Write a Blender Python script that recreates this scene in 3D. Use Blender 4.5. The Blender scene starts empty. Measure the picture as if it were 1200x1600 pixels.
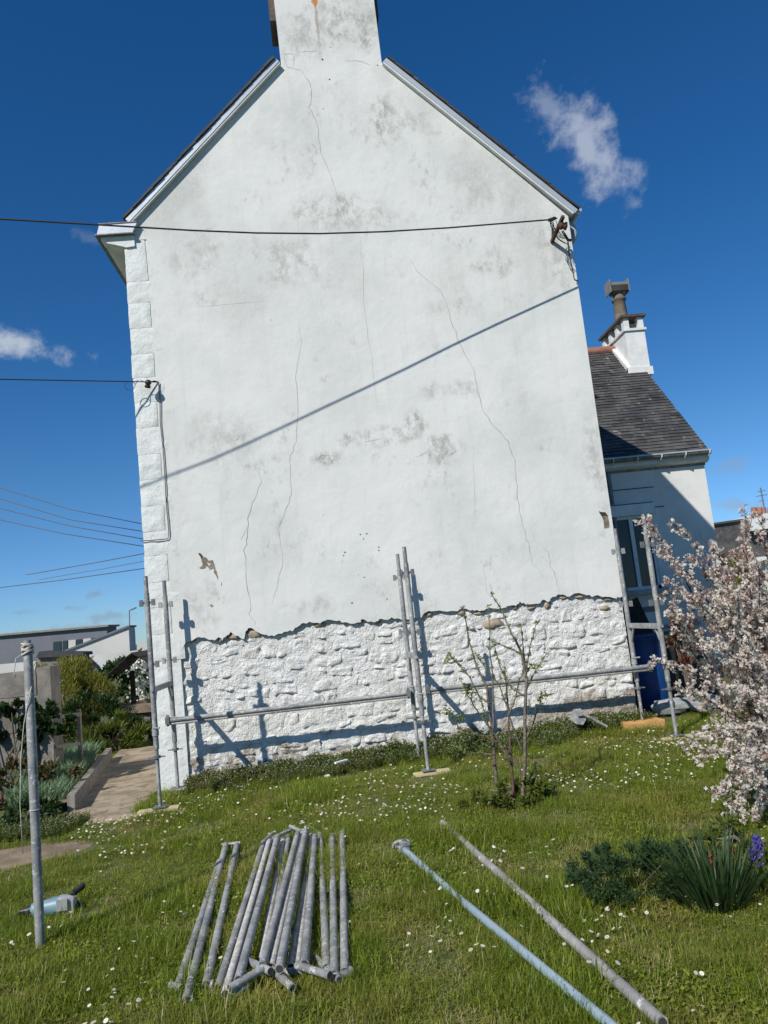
import bpy, math, random
import numpy as np
from mathutils import Vector, noise, Matrix
random.seed(7); RNG = np.random.default_rng(7)
PI = math.pi
scn = bpy.context.scene
COL = scn.collection

# ------------------------------------------------------------------ camera
FPX, EYE = 1210.0, 1.6
ROT = ((0.9925225211142359, 0.09450024004080047, -0.07725768384615413),
       (-0.0636593994895468, -0.13928973991419913, -0.9882033440599486),
       (-0.1041466559120911, 0.9857322521794982, -0.13223237529237172))
cd = bpy.data.cameras.new('camera'); cam = bpy.data.objects.new('camera', cd); COL.objects.link(cam)
cam.matrix_world = Matrix.Translation((0, 0, EYE)) @ Matrix(ROT).to_4x4()
cd.sensor_fit = 'VERTICAL'; cd.sensor_height = 24.0; cd.lens = 24.0 * FPX / 1600.0
cd.clip_start = 0.05; cd.clip_end = 2000
scn.camera = cam
scn.render.resolution_x = 768; scn.render.resolution_y = 1024

# ------------------------------------------------------------------ light
SUN = Vector((0.83, 1.0, -1.125)).normalized()          # travel direction of sunlight
ELEV = math.asin(-SUN.z); AZ = math.atan2(-SUN.x, -SUN.y) % (2 * PI)
sl = bpy.data.lights.new('sun', 'SUN'); sl.energy = 4.6; sl.angle = math.radians(0.53); sl.color = (1.0, 0.955, 0.89)
so = bpy.data.objects.new('sun', sl); COL.objects.link(so)
so.rotation_euler = SUN.to_track_quat('-Z', 'Y').to_euler()
SKY_STRENGTH = 0.073
scn.view_settings.view_transform = 'Standard'; scn.view_settings.look = 'None'
scn.view_settings.gamma = 1; scn.view_settings.use_curve_mapping = False
scn.view_settings.exposure = 0.12


def raydir(u, v):
    c = Vector((u - 600, 800 - v, -FPX)) / FPX
    return Vector([sum(ROT[i][k] * c[k] for k in range(3)) for i in range(3)])
def at(u, v, Y):
    r = raydir(u, v); return Vector((0, 0, EYE)) + r * (Y / r.y)
def atz(u, v, Z):
    r = raydir(u, v); return Vector((0, 0, EYE)) + r * ((Z - EYE) / r.z)

w = bpy.data.worlds.new('World'); scn.world = w; w.use_nodes = True
nt = w.node_tree; nt.nodes.clear()
def N(nt, typ, **kw):
    n = nt.nodes.new(typ)
    for k, v in kw.items():
        if k == 'ins':
            for i, x in v.items(): n.inputs[i].default_value = x
        else: setattr(n, k, v)
    return n
def M(nt, op, a, b=None, c=None, clamp=False):
    n = nt.nodes.new('ShaderNodeMath'); n.operation = op; n.use_clamp = clamp
    for i, x in enumerate((a, b, c)):
        if x is None: continue
        if isinstance(x, (int, float)): n.inputs[i].default_value = x
        else: nt.links.new(x, n.inputs[i])
    return n.outputs[0]
def MIX(nt, fac, a, b, blend='MIX'):
    n = nt.nodes.new('ShaderNodeMix'); n.data_type = 'RGBA'; n.blend_type = blend
    for i, x in ((0, fac), (6, a), (7, b)):
        if isinstance(x, (int, float)): n.inputs[i].default_value = x
        elif isinstance(x, (tuple, list)): n.inputs[i].default_value = tuple(x) + ((1,) if len(x) == 3 else ())
        else: nt.links.new(x, n.inputs[i])
    return n.outputs[2]
def NOISE(nt, vec, scale, detail=4, rough=.55, dist=0):
    n = nt.nodes.new('ShaderNodeTexNoise'); n.inputs['Scale'].default_value = scale
    n.inputs['Detail'].default_value = detail; n.inputs['Roughness'].default_value = rough; n.inputs['Distortion'].default_value = dist
    if vec is not None: nt.links.new(vec, n.inputs['Vector'])
    return n.outputs['Fac']
def RAMP(nt, f, lo, hi, a=0.0, b=1.0):
    n = nt.nodes.new('ShaderNodeMapRange'); n.interpolation_type = 'SMOOTHSTEP'
    nt.links.new(f, n.inputs[0])
    for i, x in ((1, lo), (2, hi), (3, a), (4, b)): n.inputs[i].default_value = x
    return n.outputs[0]
def VSCALE(nt, vec, s):
    n = nt.nodes.new('ShaderNodeVectorMath'); n.operation = 'MULTIPLY'
    nt.links.new(vec, n.inputs[0]); n.inputs[1].default_value = s
    return n.outputs[0]

sky = N(nt, 'ShaderNodeTexSky', sky_type='NISHITA', sun_disc=False, sun_elevation=ELEV, sun_rotation=AZ,
        altitude=0, air_density=1.0, dust_density=0.0, ozone_density=3.5)
tc = N(nt, 'ShaderNodeTexCoord')
dirv = tc.outputs['Generated']
def dot(vec, c):
    n = nt.nodes.new('ShaderNodeVectorMath'); n.operation = 'DOT_PRODUCT'
    nt.links.new(vec, n.inputs[0]); n.inputs[1].default_value = c
    return n.outputs['Value']
col = sky.outputs[0]
hs = N(nt, 'ShaderNodeHueSaturation'); hs.inputs['Saturation'].default_value = 1.21; hs.inputs['Value'].default_value = 1.0
nt.links.new(MIX(nt, 1.0, col, (.88, 1.0, 1.18), 'MULTIPLY'), hs.inputs['Color']); col = hs.outputs[0]
sz_ = N(nt, 'ShaderNodeSeparateXYZ'); nt.links.new(dirv, sz_.inputs[0])
low_ = RAMP(nt, sz_.outputs[2], .0, .22, 1, 0)
col = MIX(nt, low_, col, MIX(nt, 1.0, col, (.66, .90, 1.22), 'MULTIPLY'))
# small fair-weather clouds: (centre px, end px along, half width px, density, softness, noise scale, colour)
CL = [((915, 225), (985, 318), 44, .82, 22, (5.6, 6.3, 7.8)), ((860, 172), (905, 200), 22, .5, 34, (4.8, 5.6, 7.2)),
      ((10, 535), (120, 552), 25, .95, 24, (5.8, 6.8, 8.0)),
      ((145, 372), (195, 380), 12, .22, 40, (4, 4.6, 5.6)),
      ((150, 928), (182, 922), 7, .5, 60, (3.0, 3.9, 5.2)), ((110, 950), (130, 949), 5, .45, 60, (3.0, 3.9, 5.2)),
      ((30, 957), (60, 953), 7, .5, 60, (3.0, 3.9, 5.2)), ((175, 962), (230, 955), 9, .5, 50, (3.2, 4.0, 5.3)),
      ((110, 985), (240, 972), 11, .4, 40, (3.4, 4.2, 5.4)),
      ((1150, 728), (1200, 720), 14, .35, 30, (3.6, 4.4, 5.6)), ((1155, 790), (1215, 785), 12, .5, 40, (4.2, 4.8, 5.6))]
nz1 = None
for (c0, c1, hw, dens, ns, cc) in CL:
    d0 = raydir(*c0).normalized(); d1 = raydir(*c1).normalized()
    t1 = d1 - d0; L = t1.length; t1 = t1 / L; t2 = d0.cross(t1).normalized()
    hwr = hw / FPX
    u = M(nt, 'DIVIDE', M(nt, 'SUBTRACT', dot(dirv, t1), d0.dot(t1)), L)
    v = M(nt, 'DIVIDE', dot(dirv, t2), hwr)
    r = M(nt, 'SQRT', M(nt, 'ADD', M(nt, 'MULTIPLY', u, u), M(nt, 'MULTIPLY', v, v)))
    nz = NOISE(nt, dirv, ns, 8, .64, .15)
    f = M(nt, 'SUBTRACT', M(nt, 'ADD', M(nt, 'SUBTRACT', 1.0, r), M(nt, 'MULTIPLY', M(nt, 'SUBTRACT', nz, .5), 3.2)), 0.0)
    f = RAMP(nt, f, -.05, 1.0, 0, dens)
    front = RAMP(nt, dot(dirv, d0), .8, .9)
    col = MIX(nt, M(nt, 'MULTIPLY', f, front), col, cc)
bg = N(nt, 'ShaderNodeBackground'); bg.inputs[1].default_value = SKY_STRENGTH
nt.links.new(col, bg.inputs[0])
wo = N(nt, 'ShaderNodeOutputWorld'); nt.links.new(bg.outputs[0], wo.inputs[0])

# ------------------------------------------------------------------ materials
def newmat(name):
    m = bpy.data.materials.new(name); m.use_nodes = True
    nt = m.node_tree; nt.nodes.clear()
    b = nt.nodes.new('ShaderNodeBsdfPrincipled'); o = nt.nodes.new('ShaderNodeOutputMaterial')
    nt.links.new(b.outputs[0], o.inputs[0])
    return m, nt, b
def bump(nt, b, h, strength=.5, dist=.01):
    n = nt.nodes.new('ShaderNodeBump'); n.inputs['Strength'].default_value = strength; n.inputs['Distance'].default_value = dist
    nt.links.new(h, n.inputs['Height']); nt.links.new(n.outputs[0], b.inputs['Normal'])
def mat(name, c1, c2=None, scale=6, rough=.8, metal=0, bs=0, bscale=None, c3=None, c3amt=.6, stretch=None, rnd=0, coord='Position', spec=None, c3scale=None):
    m, nt, b = newmat(name)
    if coord == 'Position': v = N(nt, 'ShaderNodeNewGeometry').outputs['Position']
    else: v = N(nt, 'ShaderNodeTexCoord').outputs['Object']
    if stretch: v = VSCALE(nt, v, stretch)
    c2 = c2 or tuple(x * .75 for x in c1)
    nz = NOISE(nt, v, scale, 5, .6)
    col = MIX(nt, RAMP(nt, nz, .35, .65), c1, c2)
    if c3:
        n3 = NOISE(nt, v, c3scale or scale * 2.7, 6, .65, .6)
        col = MIX(nt, RAMP(nt, n3, c3amt, c3amt + .1), col, c3)
    if rnd:
        oi = N(nt, 'ShaderNodeObjectInfo')
        k = M(nt, 'ADD', M(nt, 'MULTIPLY', oi.outputs['Random'], rnd * 2), 1 - rnd)
        h = N(nt, 'ShaderNodeHueSaturation'); nt.links.new(k, h.inputs['Value']); nt.links.new(col, h.inputs['Color']); col = h.outputs[0]
    nt.links.new(col, b.inputs['Base Color'])
    b.inputs['Metallic'].default_value = metal
    rr = RAMP(nt, nz, .3, .7, max(0, rough - .08), min(1, rough + .08)); nt.links.new(rr, b.inputs['Roughness'])
    if spec is not None: b.inputs['Specular IOR Level'].default_value = spec
    if bs: bump(nt, b, NOISE(nt, v, bscale or scale * 6, 6, .65), bs, .01)
    return m

def leafmat(name, c1, c2, c3=None, trans=.35, rough=.5, c3amt=.62, noise_scale=1.2):
    """foliage: per-blade 'shade' attribute, world patches, thin-leaf translucency"""
    m, nt, b = newmat(name)
    a = N(nt, 'ShaderNodeAttribute', attribute_name='shade')
    pos = N(nt, 'ShaderNodeNewGeometry').outputs['Position']
    col = MIX(nt, a.outputs['Fac'], c1, c2)
    nz = NOISE(nt, pos, noise_scale, 4, .6)
    if c3: col = MIX(nt, RAMP(nt, nz, c3amt - .12, c3amt + .12, 0, .8), col, c3)
    oi = N(nt, 'ShaderNodeObjectInfo')
    h = N(nt, 'ShaderNodeHueSaturation')
    nt.links.new(M(nt, 'ADD', M(nt, 'MULTIPLY', oi.outputs['Random'], .5), .75), h.inputs['Value']); nt.links.new(col, h.inputs['Color']); col = h.outputs[0]
    nt.links.new(col, b.inputs['Base Color']); b.inputs['Roughness'].default_value = rough
    b.inputs['Specular IOR Level'].default_value = .3
    t = N(nt, 'ShaderNodeBsdfTranslucent'); nt.links.new(MIX(nt, .5, col, (c2[0] * 1.3, c2[1] * 1.4, c2[2])), t.inputs[0])
    ms = N(nt, 'ShaderNodeMixShader'); ms.inputs[0].default_value = trans
    nt.links.new(b.outputs[0], ms.inputs[1]); nt.links.new(t.outputs[0], ms.inputs[2])
    out = [n for n in nt.nodes if n.type == 'OUTPUT_MATERIAL'][0]; nt.links.new(ms.outputs[0], out.inputs[0])
    return m

YW = 8.4
def render_mat():
    m, nt, b = newmat('painted_render')
    pos = N(nt, 'ShaderNodeNewGeometry').outputs['Position']
    base = MIX(nt, RAMP(nt, NOISE(nt, pos, 1.1, 5, .6), .35, .7), (.69, .69, .655), (.61, .62, .585))
    # fine mottling of algae and dirt
    big = RAMP(nt, NOISE(nt, pos, 1.5, 6, .68, .5), .5, .72)
    fine = RAMP(nt, NOISE(nt, VSCALE(nt, pos, (1, 1, .6)), 14, 6, .7), .46, .72)
    base = MIX(nt, M(nt, 'MULTIPLY', M(nt, 'MULTIPLY', big, fine), .85), base, (.34, .34, .30))
    streak = RAMP(nt, NOISE(nt, VSCALE(nt, pos, (7, 1, .5)), 1.6, 5, .6), .52, .75)
    base = MIX(nt, M(nt, 'MULTIPLY', streak, .14), base, (.42, .43, .38))
    blobs = [((600, 190), .22, .30, .95), ((520, 325), .5, .16, .6), ((560, 345), .7, .10, .5), ((450, 410), .3, .25, .55), ((690, 705), .20, .17, 1.0), ((650, 660), .18, .13, .9),
             ((600, 680), .45, .10, .8), ((510, 718), .16, .09, .9), ((770, 415), .25, .14, .7), ((300, 400), .3, .25, .45), ((350, 690), .4, .3, .35), ((640, 200), .3, .2, .4),
             ((540, 30), .5, .35, .75), ((470, 60), .3, .3, .5), ((700, 610), .35, .1, .4), ((480, 950), .3, .1, .35), ((320, 950), .2, .25, .4), ((750, 300), .35, .3, .3),
             ((930, 720), .12, .5, .45), ((870, 400), .2, .5, .45), ((700, 480), .3, .1, .3)]
    sp = N(nt, 'ShaderNodeSeparateXYZ'); nt.links.new(pos, sp.inputs[0]); X, Z = sp.outputs[0], sp.outputs[2]
    tot = None
    dn_ = M(nt, 'MULTIPLY', M(nt, 'SUBTRACT', NOISE(nt, VSCALE(nt, pos, (1, 1, .8)), 4.5, 4, .65), .42), 5.5)
    for (px, rx, rz, k) in blobs:
        p = at(px[0], px[1], YW)
        u = M(nt, 'DIVIDE', M(nt, 'SUBTRACT', X, p.x), rx); v = M(nt, 'DIVIDE', M(nt, 'SUBTRACT', Z, p.z), rz)
        r = M(nt, 'ADD', M(nt, 'ADD', M(nt, 'MULTIPLY', u, u), M(nt, 'MULTIPLY', v, v)), dn_)
        f = RAMP(nt, r, -.3, 2.6, min(1, k * 1.15), 0)
        tot = f if tot is None else M(nt, 'MAXIMUM', tot, f)
    fine2 = RAMP(nt, NOISE(nt, VSCALE(nt, pos, (1, 1, .75)), 8, 9, .78, .15), .42, .62)
    base = MIX(nt, M(nt, 'MULTIPLY', M(nt, 'MULTIPLY', tot, fine2), 1.0), base, (.26, .25, .21))
    soft = RAMP(nt, NOISE(nt, VSCALE(nt, pos, (1, 1, .55)), 1.3, 3, .6), .45, .75)
    hi_ = RAMP(nt, Z, 3.5, 7.5, .35, 1)
    gr_ = RAMP(nt, NOISE(nt, VSCALE(nt, pos, (1, 1, .5)), 30, 5, .75), .3, .7, .4, 1)
    base = MIX(nt, M(nt, 'MULTIPLY', M(nt, 'MULTIPLY', soft, hi_), M(nt, 'MULTIPLY', gr_, .58)), base, (.36, .37, .33))
    # rust run under the stack top
    p = at(491, 5, YW)
    u = M(nt, 'ABSOLUTE', M(nt, 'SUBTRACT', X, p.x + .01)); dz = M(nt, 'SUBTRACT', Z, p.z - .95)
    nzr = NOISE(nt, pos, 22, 4, .7)
    wv = M(nt, 'ADD', M(nt, 'MULTIPLY', nzr, .07), -.018)
    run = M(nt, 'MULTIPLY', M(nt, 'LESS_THAN', u, wv), RAMP(nt, dz, 0, .8, 0, .55))
    base = MIX(nt, run, base, (.27, .2, .13))
    r2 = M(nt, 'ADD', M(nt, 'POWER', M(nt, 'DIVIDE', u, .048), 2), M(nt, 'POWER', M(nt, 'DIVIDE', M(nt, 'SUBTRACT', Z, p.z + .05), .10), 2))
    base = MIX(nt, M(nt, 'MULTIPLY', RAMP(nt, M(nt, 'ADD', r2, M(nt, 'MULTIPLY', nzr, 1.6)), 1.1, 1.9, 1, 0), .9), base, (.50, .20, .035))
    nt.links.new(base, b.inputs['Base Color']); b.inputs['Roughness'].default_value = .92; b.inputs['Specular IOR Level'].default_value = .2
    h = M(nt, 'ADD', M(nt, 'MULTIPLY', NOISE(nt, pos, 2.2, 4, .6), 1.6), M(nt, 'MULTIPLY', NOISE(nt, pos, 45, 5, .7), .14))
    h = M(nt, 'ADD', h, M(nt, 'MULTIPLY', NOISE(nt, pos, 9, 4, .6), .22))
    bump(nt, b, h, .4, .02)
    return m
M_RENDER = render_mat()

def stone_mat():
    m, nt, b = newmat('limewashed_rubble')
    pos = N(nt, 'ShaderNodeNewGeometry').outputs['Position']
    sp = N(nt, 'ShaderNodeSeparateXYZ'); nt.links.new(pos, sp.inputs[0])
    oi = N(nt, 'ShaderNodeObjectInfo')
    bare = MIX(nt, RAMP(nt, NOISE(nt, pos, 9, 5, .6), .4, .6), (.50, .44, .35), (.36, .31, .25))
    bare = MIX(nt, RAMP(nt, NOISE(nt, pos, 60, 4, .6), .55, .65), bare, (.24, .22, .2))
    white = MIX(nt, RAMP(nt, NOISE(nt, pos, 5, 5, .6), .4, .7), (.76, .755, .72), (.68, .67, .62))
    # worn near the ground and towards the right corner, patchy elsewhere
    low = RAMP(nt, sp.outputs[2], .1, .65, .23, 0)
    right = M(nt, 'MULTIPLY', RAMP(nt, sp.outputs[0], 1.5, 2.6, 0, .22), RAMP(nt, sp.outputs[2], .4, .7, 1, 0))
    top = RAMP(nt, sp.outputs[2], 1.3, 1.55, 0, .03)
    f = M(nt, 'ADD', M(nt, 'ADD', NOISE(nt, pos, 4.5, 7, .72, .3), M(nt, 'MULTIPLY', oi.outputs['Random'], .07)), M(nt, 'ADD', M(nt, 'ADD', low, right), top))
    wear = RAMP(nt, f, .62, .80)
    base = MIX(nt, wear, white, bare)
    base = MIX(nt, RAMP(nt, NOISE(nt, pos, 26, 6, .7), .6, .75, 0, .35), base, (.42, .40, .34))
    nt.links.new(base, b.inputs['Base Color']); b.inputs['Roughness'].default_value = .95; b.inputs['Specular IOR Level'].default_value = .15
    h = M(nt, 'ADD', M(nt, 'MULTIPLY', NOISE(nt, pos, 13, 6, .65, .3), 1.0), M(nt, 'MULTIPLY', NOISE(nt, pos, 70, 5, .7), .25))
    rid = M(nt, 'ABSOLUTE', M(nt, 'SUBTRACT', NOISE(nt, pos, 20, 5, .6, .6), .5))
    h = M(nt, 'ADD', h, M(nt, 'MULTIPLY', rid, 1.1))
    bump(nt, b, h, 1.0, .034)
    return m
M_STONE = stone_mat()
M_MORTAR = mat('brown_mortar', (.30, .25, .18), (.17, .14, .10), 16, .95, bs=.8, bscale=60)
M_RAWSTONE = mat('bare_granite', (.42, .34, .24), (.28, .23, .17), 20, .95, bs=.8, bscale=60)
M_QUOIN = mat('painted_quoin', (.69, .71, .68), (.62, .64, .61), 7, .95, bs=1.0, bscale=22, c3=(.45, .45, .4), c3amt=.62)
M_CRACK = mat('crack_dark', (.40, .40, .37), (.28, .28, .25), 4, .95)
M_HOLE = mat('hole_dark', (.05, .045, .04), None, 4, .95)
M_ZINC = mat('zinc', (.50, .54, .58), (.40, .43, .46), 3, .5, metal=.35, bs=.1)
M_WHITE = mat('white_paint', (.72, .73, .72), (.62, .63, .6), 5, .75, bs=.2, bscale=30)
M_SOFFIT = mat('soffit_paint', (.66, .66, .62), (.56, .56, .52), 3, .8)
M_SLATE = mat('slate', (.03, .031, .036), (.05, .05, .05), 5, .75, bs=.5, bscale=30, c3=(.09, .085, .08), c3amt=.6, rnd=.3)
M_SLATE2 = mat('weathered_slate', (.042, .042, .043), (.08, .078, .073), 3.2, .65, bs=.5, bscale=30, c3=(.22, .21, .185), c3amt=.6, c3scale=9, rnd=.25)
M_BROWNCLAD = mat('brown_cladding', (.10, .075, .055), None, 10, .8)
def galv_mat():
    m, nt, b = newmat('galvanised_steel')
    v = N(nt, 'ShaderNodeTexCoord').outputs['Object']
    oi = N(nt, 'ShaderNodeObjectInfo')
    off = nt.nodes.new('ShaderNodeVectorMath'); off.operation = 'ADD'; nt.links.new(v, off.inputs[0])
    cmb = N(nt, 'ShaderNodeCombineXYZ'); 
    for i in range(3): nt.links.new(M(nt, 'MULTIPLY', oi.outputs['Random'], 17.0 + i * 9), cmb.inputs[i])
    nt.links.new(cmb.outputs[0], off.inputs[1]); v = off.outputs[0]
    c = MIX(nt, RAMP(nt, NOISE(nt, v, 5, 5, .6), .35, .65), (.33, .33, .315), (.17, .18, .18))
    c = MIX(nt, RAMP(nt, NOISE(nt, v, 30, 8, .8), .53, .62, 0, .8), c, (.62, .62, .58))     # plaster splashes
    c = MIX(nt, RAMP(nt, NOISE(nt, v, 9, 5, .7), .63, .70, 0, .6), c, (.22, .15, .10))
    nt.links.new(c, b.inputs['Base Color']); b.inputs['Metallic'].default_value = .1
    nt.links.new(RAMP(nt, NOISE(nt, v, 12, 4, .6), .3, .7, .48, .75), b.inputs['Roughness'])
    bump(nt, b, NOISE(nt, v, 50, 4, .6), .25, .004)
    return m
M_GALV = galv_mat()
M_GALV_DARK = mat('dull_steel', (.20, .21, .215), (.13, .135, .14), 12, .6, metal=.3, bs=.2, coord='Object')
M_SPLASH = mat('plaster_splashed_tube', (.55, .50, .44), (.36, .37, .37), 18, .75, bs=.5, bscale=50, c3=(.70, .67, .62), c3amt=.53, coord='Object')
M_BLUETUBE = mat('blue_grey_tube', (.33, .43, .48), (.26, .34, .39), 5, .42, metal=.25, bs=.2, c3=(.5, .54, .54), c3amt=.63)
M_OLDTUBE = mat('old_grey_tube', (.34, .33, .31), (.24, .235, .22), 5, .7, metal=.1, bs=.3, c3=(.6, .6, .57), c3amt=.58)
M_RUST = mat('rusty_iron', (.10, .045, .03), (.06, .03, .025), 14, .85, bs=.4)
M_BLACK = mat('black_rubber', (.018, .018, .018), (.03, .03, .03), 9, .6)
M_CABLE = mat('cable_sheath', (.035, .035, .035), None, 9, .6)
M_CABLEG = mat('grey_cable', (.10, .10, .10), None, 9, .6)
M_PVC = mat('grey_pvc', (.33, .35, .36), (.28, .3, .31), 3, .5)
M_YPLANK = mat('yellow_plank', (.55, .47, .24), (.42, .36, .2), 6, .8, stretch=(1, 6, 6), bs=.3)
M_OWOOD = mat('fresh_timber', (.62, .36, .13), (.48, .26, .09), 8, .75, stretch=(1, 7, 7), bs=.25, rnd=0)
M_GREYWOOD = mat('grey_weathered_wood', (.30, .27, .23), (.19, .17, .14), 14, .9, bs=.5)
M_DKWOOD = mat('dark_wood', (.035, .026, .02), (.02, .016, .013), 14, .9, bs=.5)
M_CONC = mat('old_concrete', (.25, .225, .19), (.15, .14, .12), 4, .95, bs=.7, bscale=30, c3=(.12, .12, .09), c3amt=.62)
M_CONC2 = mat('grey_concrete', (.40, .40, .38), (.30, .30, .28), 4, .95, bs=.6, bscale=40)
M_PATH = mat('path_surface', (.36, .29, .20), (.21, .165, .105), 4.5, .95, bs=1.0, bscale=22, c3=(.17, .14, .09), c3amt=.55, c3scale=9)
M_DIRT = mat('dry_earth', (.26, .20, .13), (.17, .125, .08), 5, .97, bs=.9, bscale=25)
M_BLUE = mat('blue_plastic', (.008, .055, .20), (.006, .04, .15), 2, .42)
M_DARKP = mat('black_plastic', (.02, .02, .022), None, 3, .5)
M_HOUSE2 = mat('neighbour_render', (.70, .70, .66), (.60, .60, .56), 1.5, .92, bs=.3, bscale=20, c3=(.50, .49, .44), c3amt=.6, c3scale=2.2)
M_TERRA = mat('terracotta', (.34, .15, .095), (.24, .11, .075), 8, .85, bs=.3)
M_STACK = mat('sooty_clay_pot', (.22, .18, .13), (.13, .11, .085), 7, .9, bs=.3)
M_STEELBOX = mat('weathered_cowl', (.30, .29, .26), (.20, .2, .18), 6, .6, metal=.3)
M_GREYWALL = mat('grey_cladding', (.15, .16, .185), (.135, .145, .165), 1, .8)
M_TEAL = mat('dark_teal_glazing', (.03, .05, .055), None, 1, .3)
M_PALEWALL = mat('pale_concrete_wall', (.56, .55, .52), (.50, .49, .46), .6, .85)
M_BARK = mat('bark', (.17, .135, .10), (.10, .075, .06), 25, .9, bs=.6, bscale=60, c3=(.33, .31, .27), c3amt=.55)
M_REDBARK = mat('reddish_twig', (.13, .07, .055), (.08, .045, .035), 25, .85)
M_GROUND = mat('lawn_soil', (.07, .095, .018), (.11, .105, .035), 3.5, .97, bs=.8, bscale=40, c3=(.12, .095, .05), c3amt=.6, c3scale=6)
M_GRINDBLUE = mat('teal_tool_body', (.17, .28, .33), (.12, .2, .25), 8, .45)
M_ALLOY = mat('alloy_casting', (.55, .55, .53), (.42, .42, .40), 16, .45, metal=.5)
M_ROPE = mat('pale_rope', (.55, .53, .47), (.4, .38, .33), 30, .9)
M_GLASS = None
def glassmat():
    m, nt, b = newmat('window_glass')
    b.inputs['Base Color'].default_value = (.012, .016, .02, 1); b.inputs['Roughness'].default_value = .04
    b.inputs['IOR'].default_value = 1.5; b.inputs['Specular IOR Level'].default_value = .45
    pos = N(nt, 'ShaderNodeNewGeometry').outputs['Position']
    bump(nt, b, NOISE(nt, pos, 1.3, 2, .5), .04, .05)
    return m
M_GLASS = glassmat()
M_GRASS = leafmat('grass_blades', (.085, .145, .010), (.25, .30, .028), (.27, .25, .055), .42, .5, c3amt=.56, noise_scale=1.9)
M_DRYGRASS = leafmat('dry_grass', (.30, .27, .11), (.46, .39, .19), None, .3)
M_WEED = leafmat('weed_leaves', (.055, .085, .014), (.13, .16, .03), (.17, .15, .045), .3)
M_DKLEAF = leafmat('dark_leaves', (.018, .04, .012), (.045, .085, .022), None, .2, .4)
M_BAMBOO = leafmat('bamboo_leaves', (.17, .18, .02), (.36, .34, .07), (.17, .17, .03), .35)
M_BLUEGREEN = leafmat('bluegreen_leaves', (.14, .23, .12), (.26, .36, .21), None, .3)
M_IRIS = leafmat('iris_leaves', (.014, .034, .012), (.038, .072, .022), None, .15, .5)
M_REDLEAF = leafmat('reddish_leaves', (.10, .03, .025), (.16, .07, .04), (.07, .10, .03), .25)
M_BUD = leafmat('bud_leaves', (.12, .17, .03), (.20, .25, .06), None, .35)
M_CONIFER = leafmat('conifer_leaves', (.10, .11, .02), (.18, .17, .04), None, .2)
def petal(name, c1, c2, t=.3):
    return leafmat(name, c1, c2, None, t, .6)
M_BLOSSOM = petal('blossom_petals', (.62, .53, .49), (.77, .73, .65))
M_BLOSSOM_PINK = petal('pink_buds', (.28, .14, .12), (.48, .32, .28))
M_DAISY = petal('daisy_petals', (.80, .80, .76), (.84, .84, .80))
M_YELLOW = petal('yellow_centre', (.70, .48, .04), (.75, .55, .08))
M_VIOLET = petal('violet_petals', (.10, .07, .45), (.20, .16, .60))
M_REDPETAL = petal('red_petals', (.28, .05, .04), (.40, .12, .08))

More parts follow.
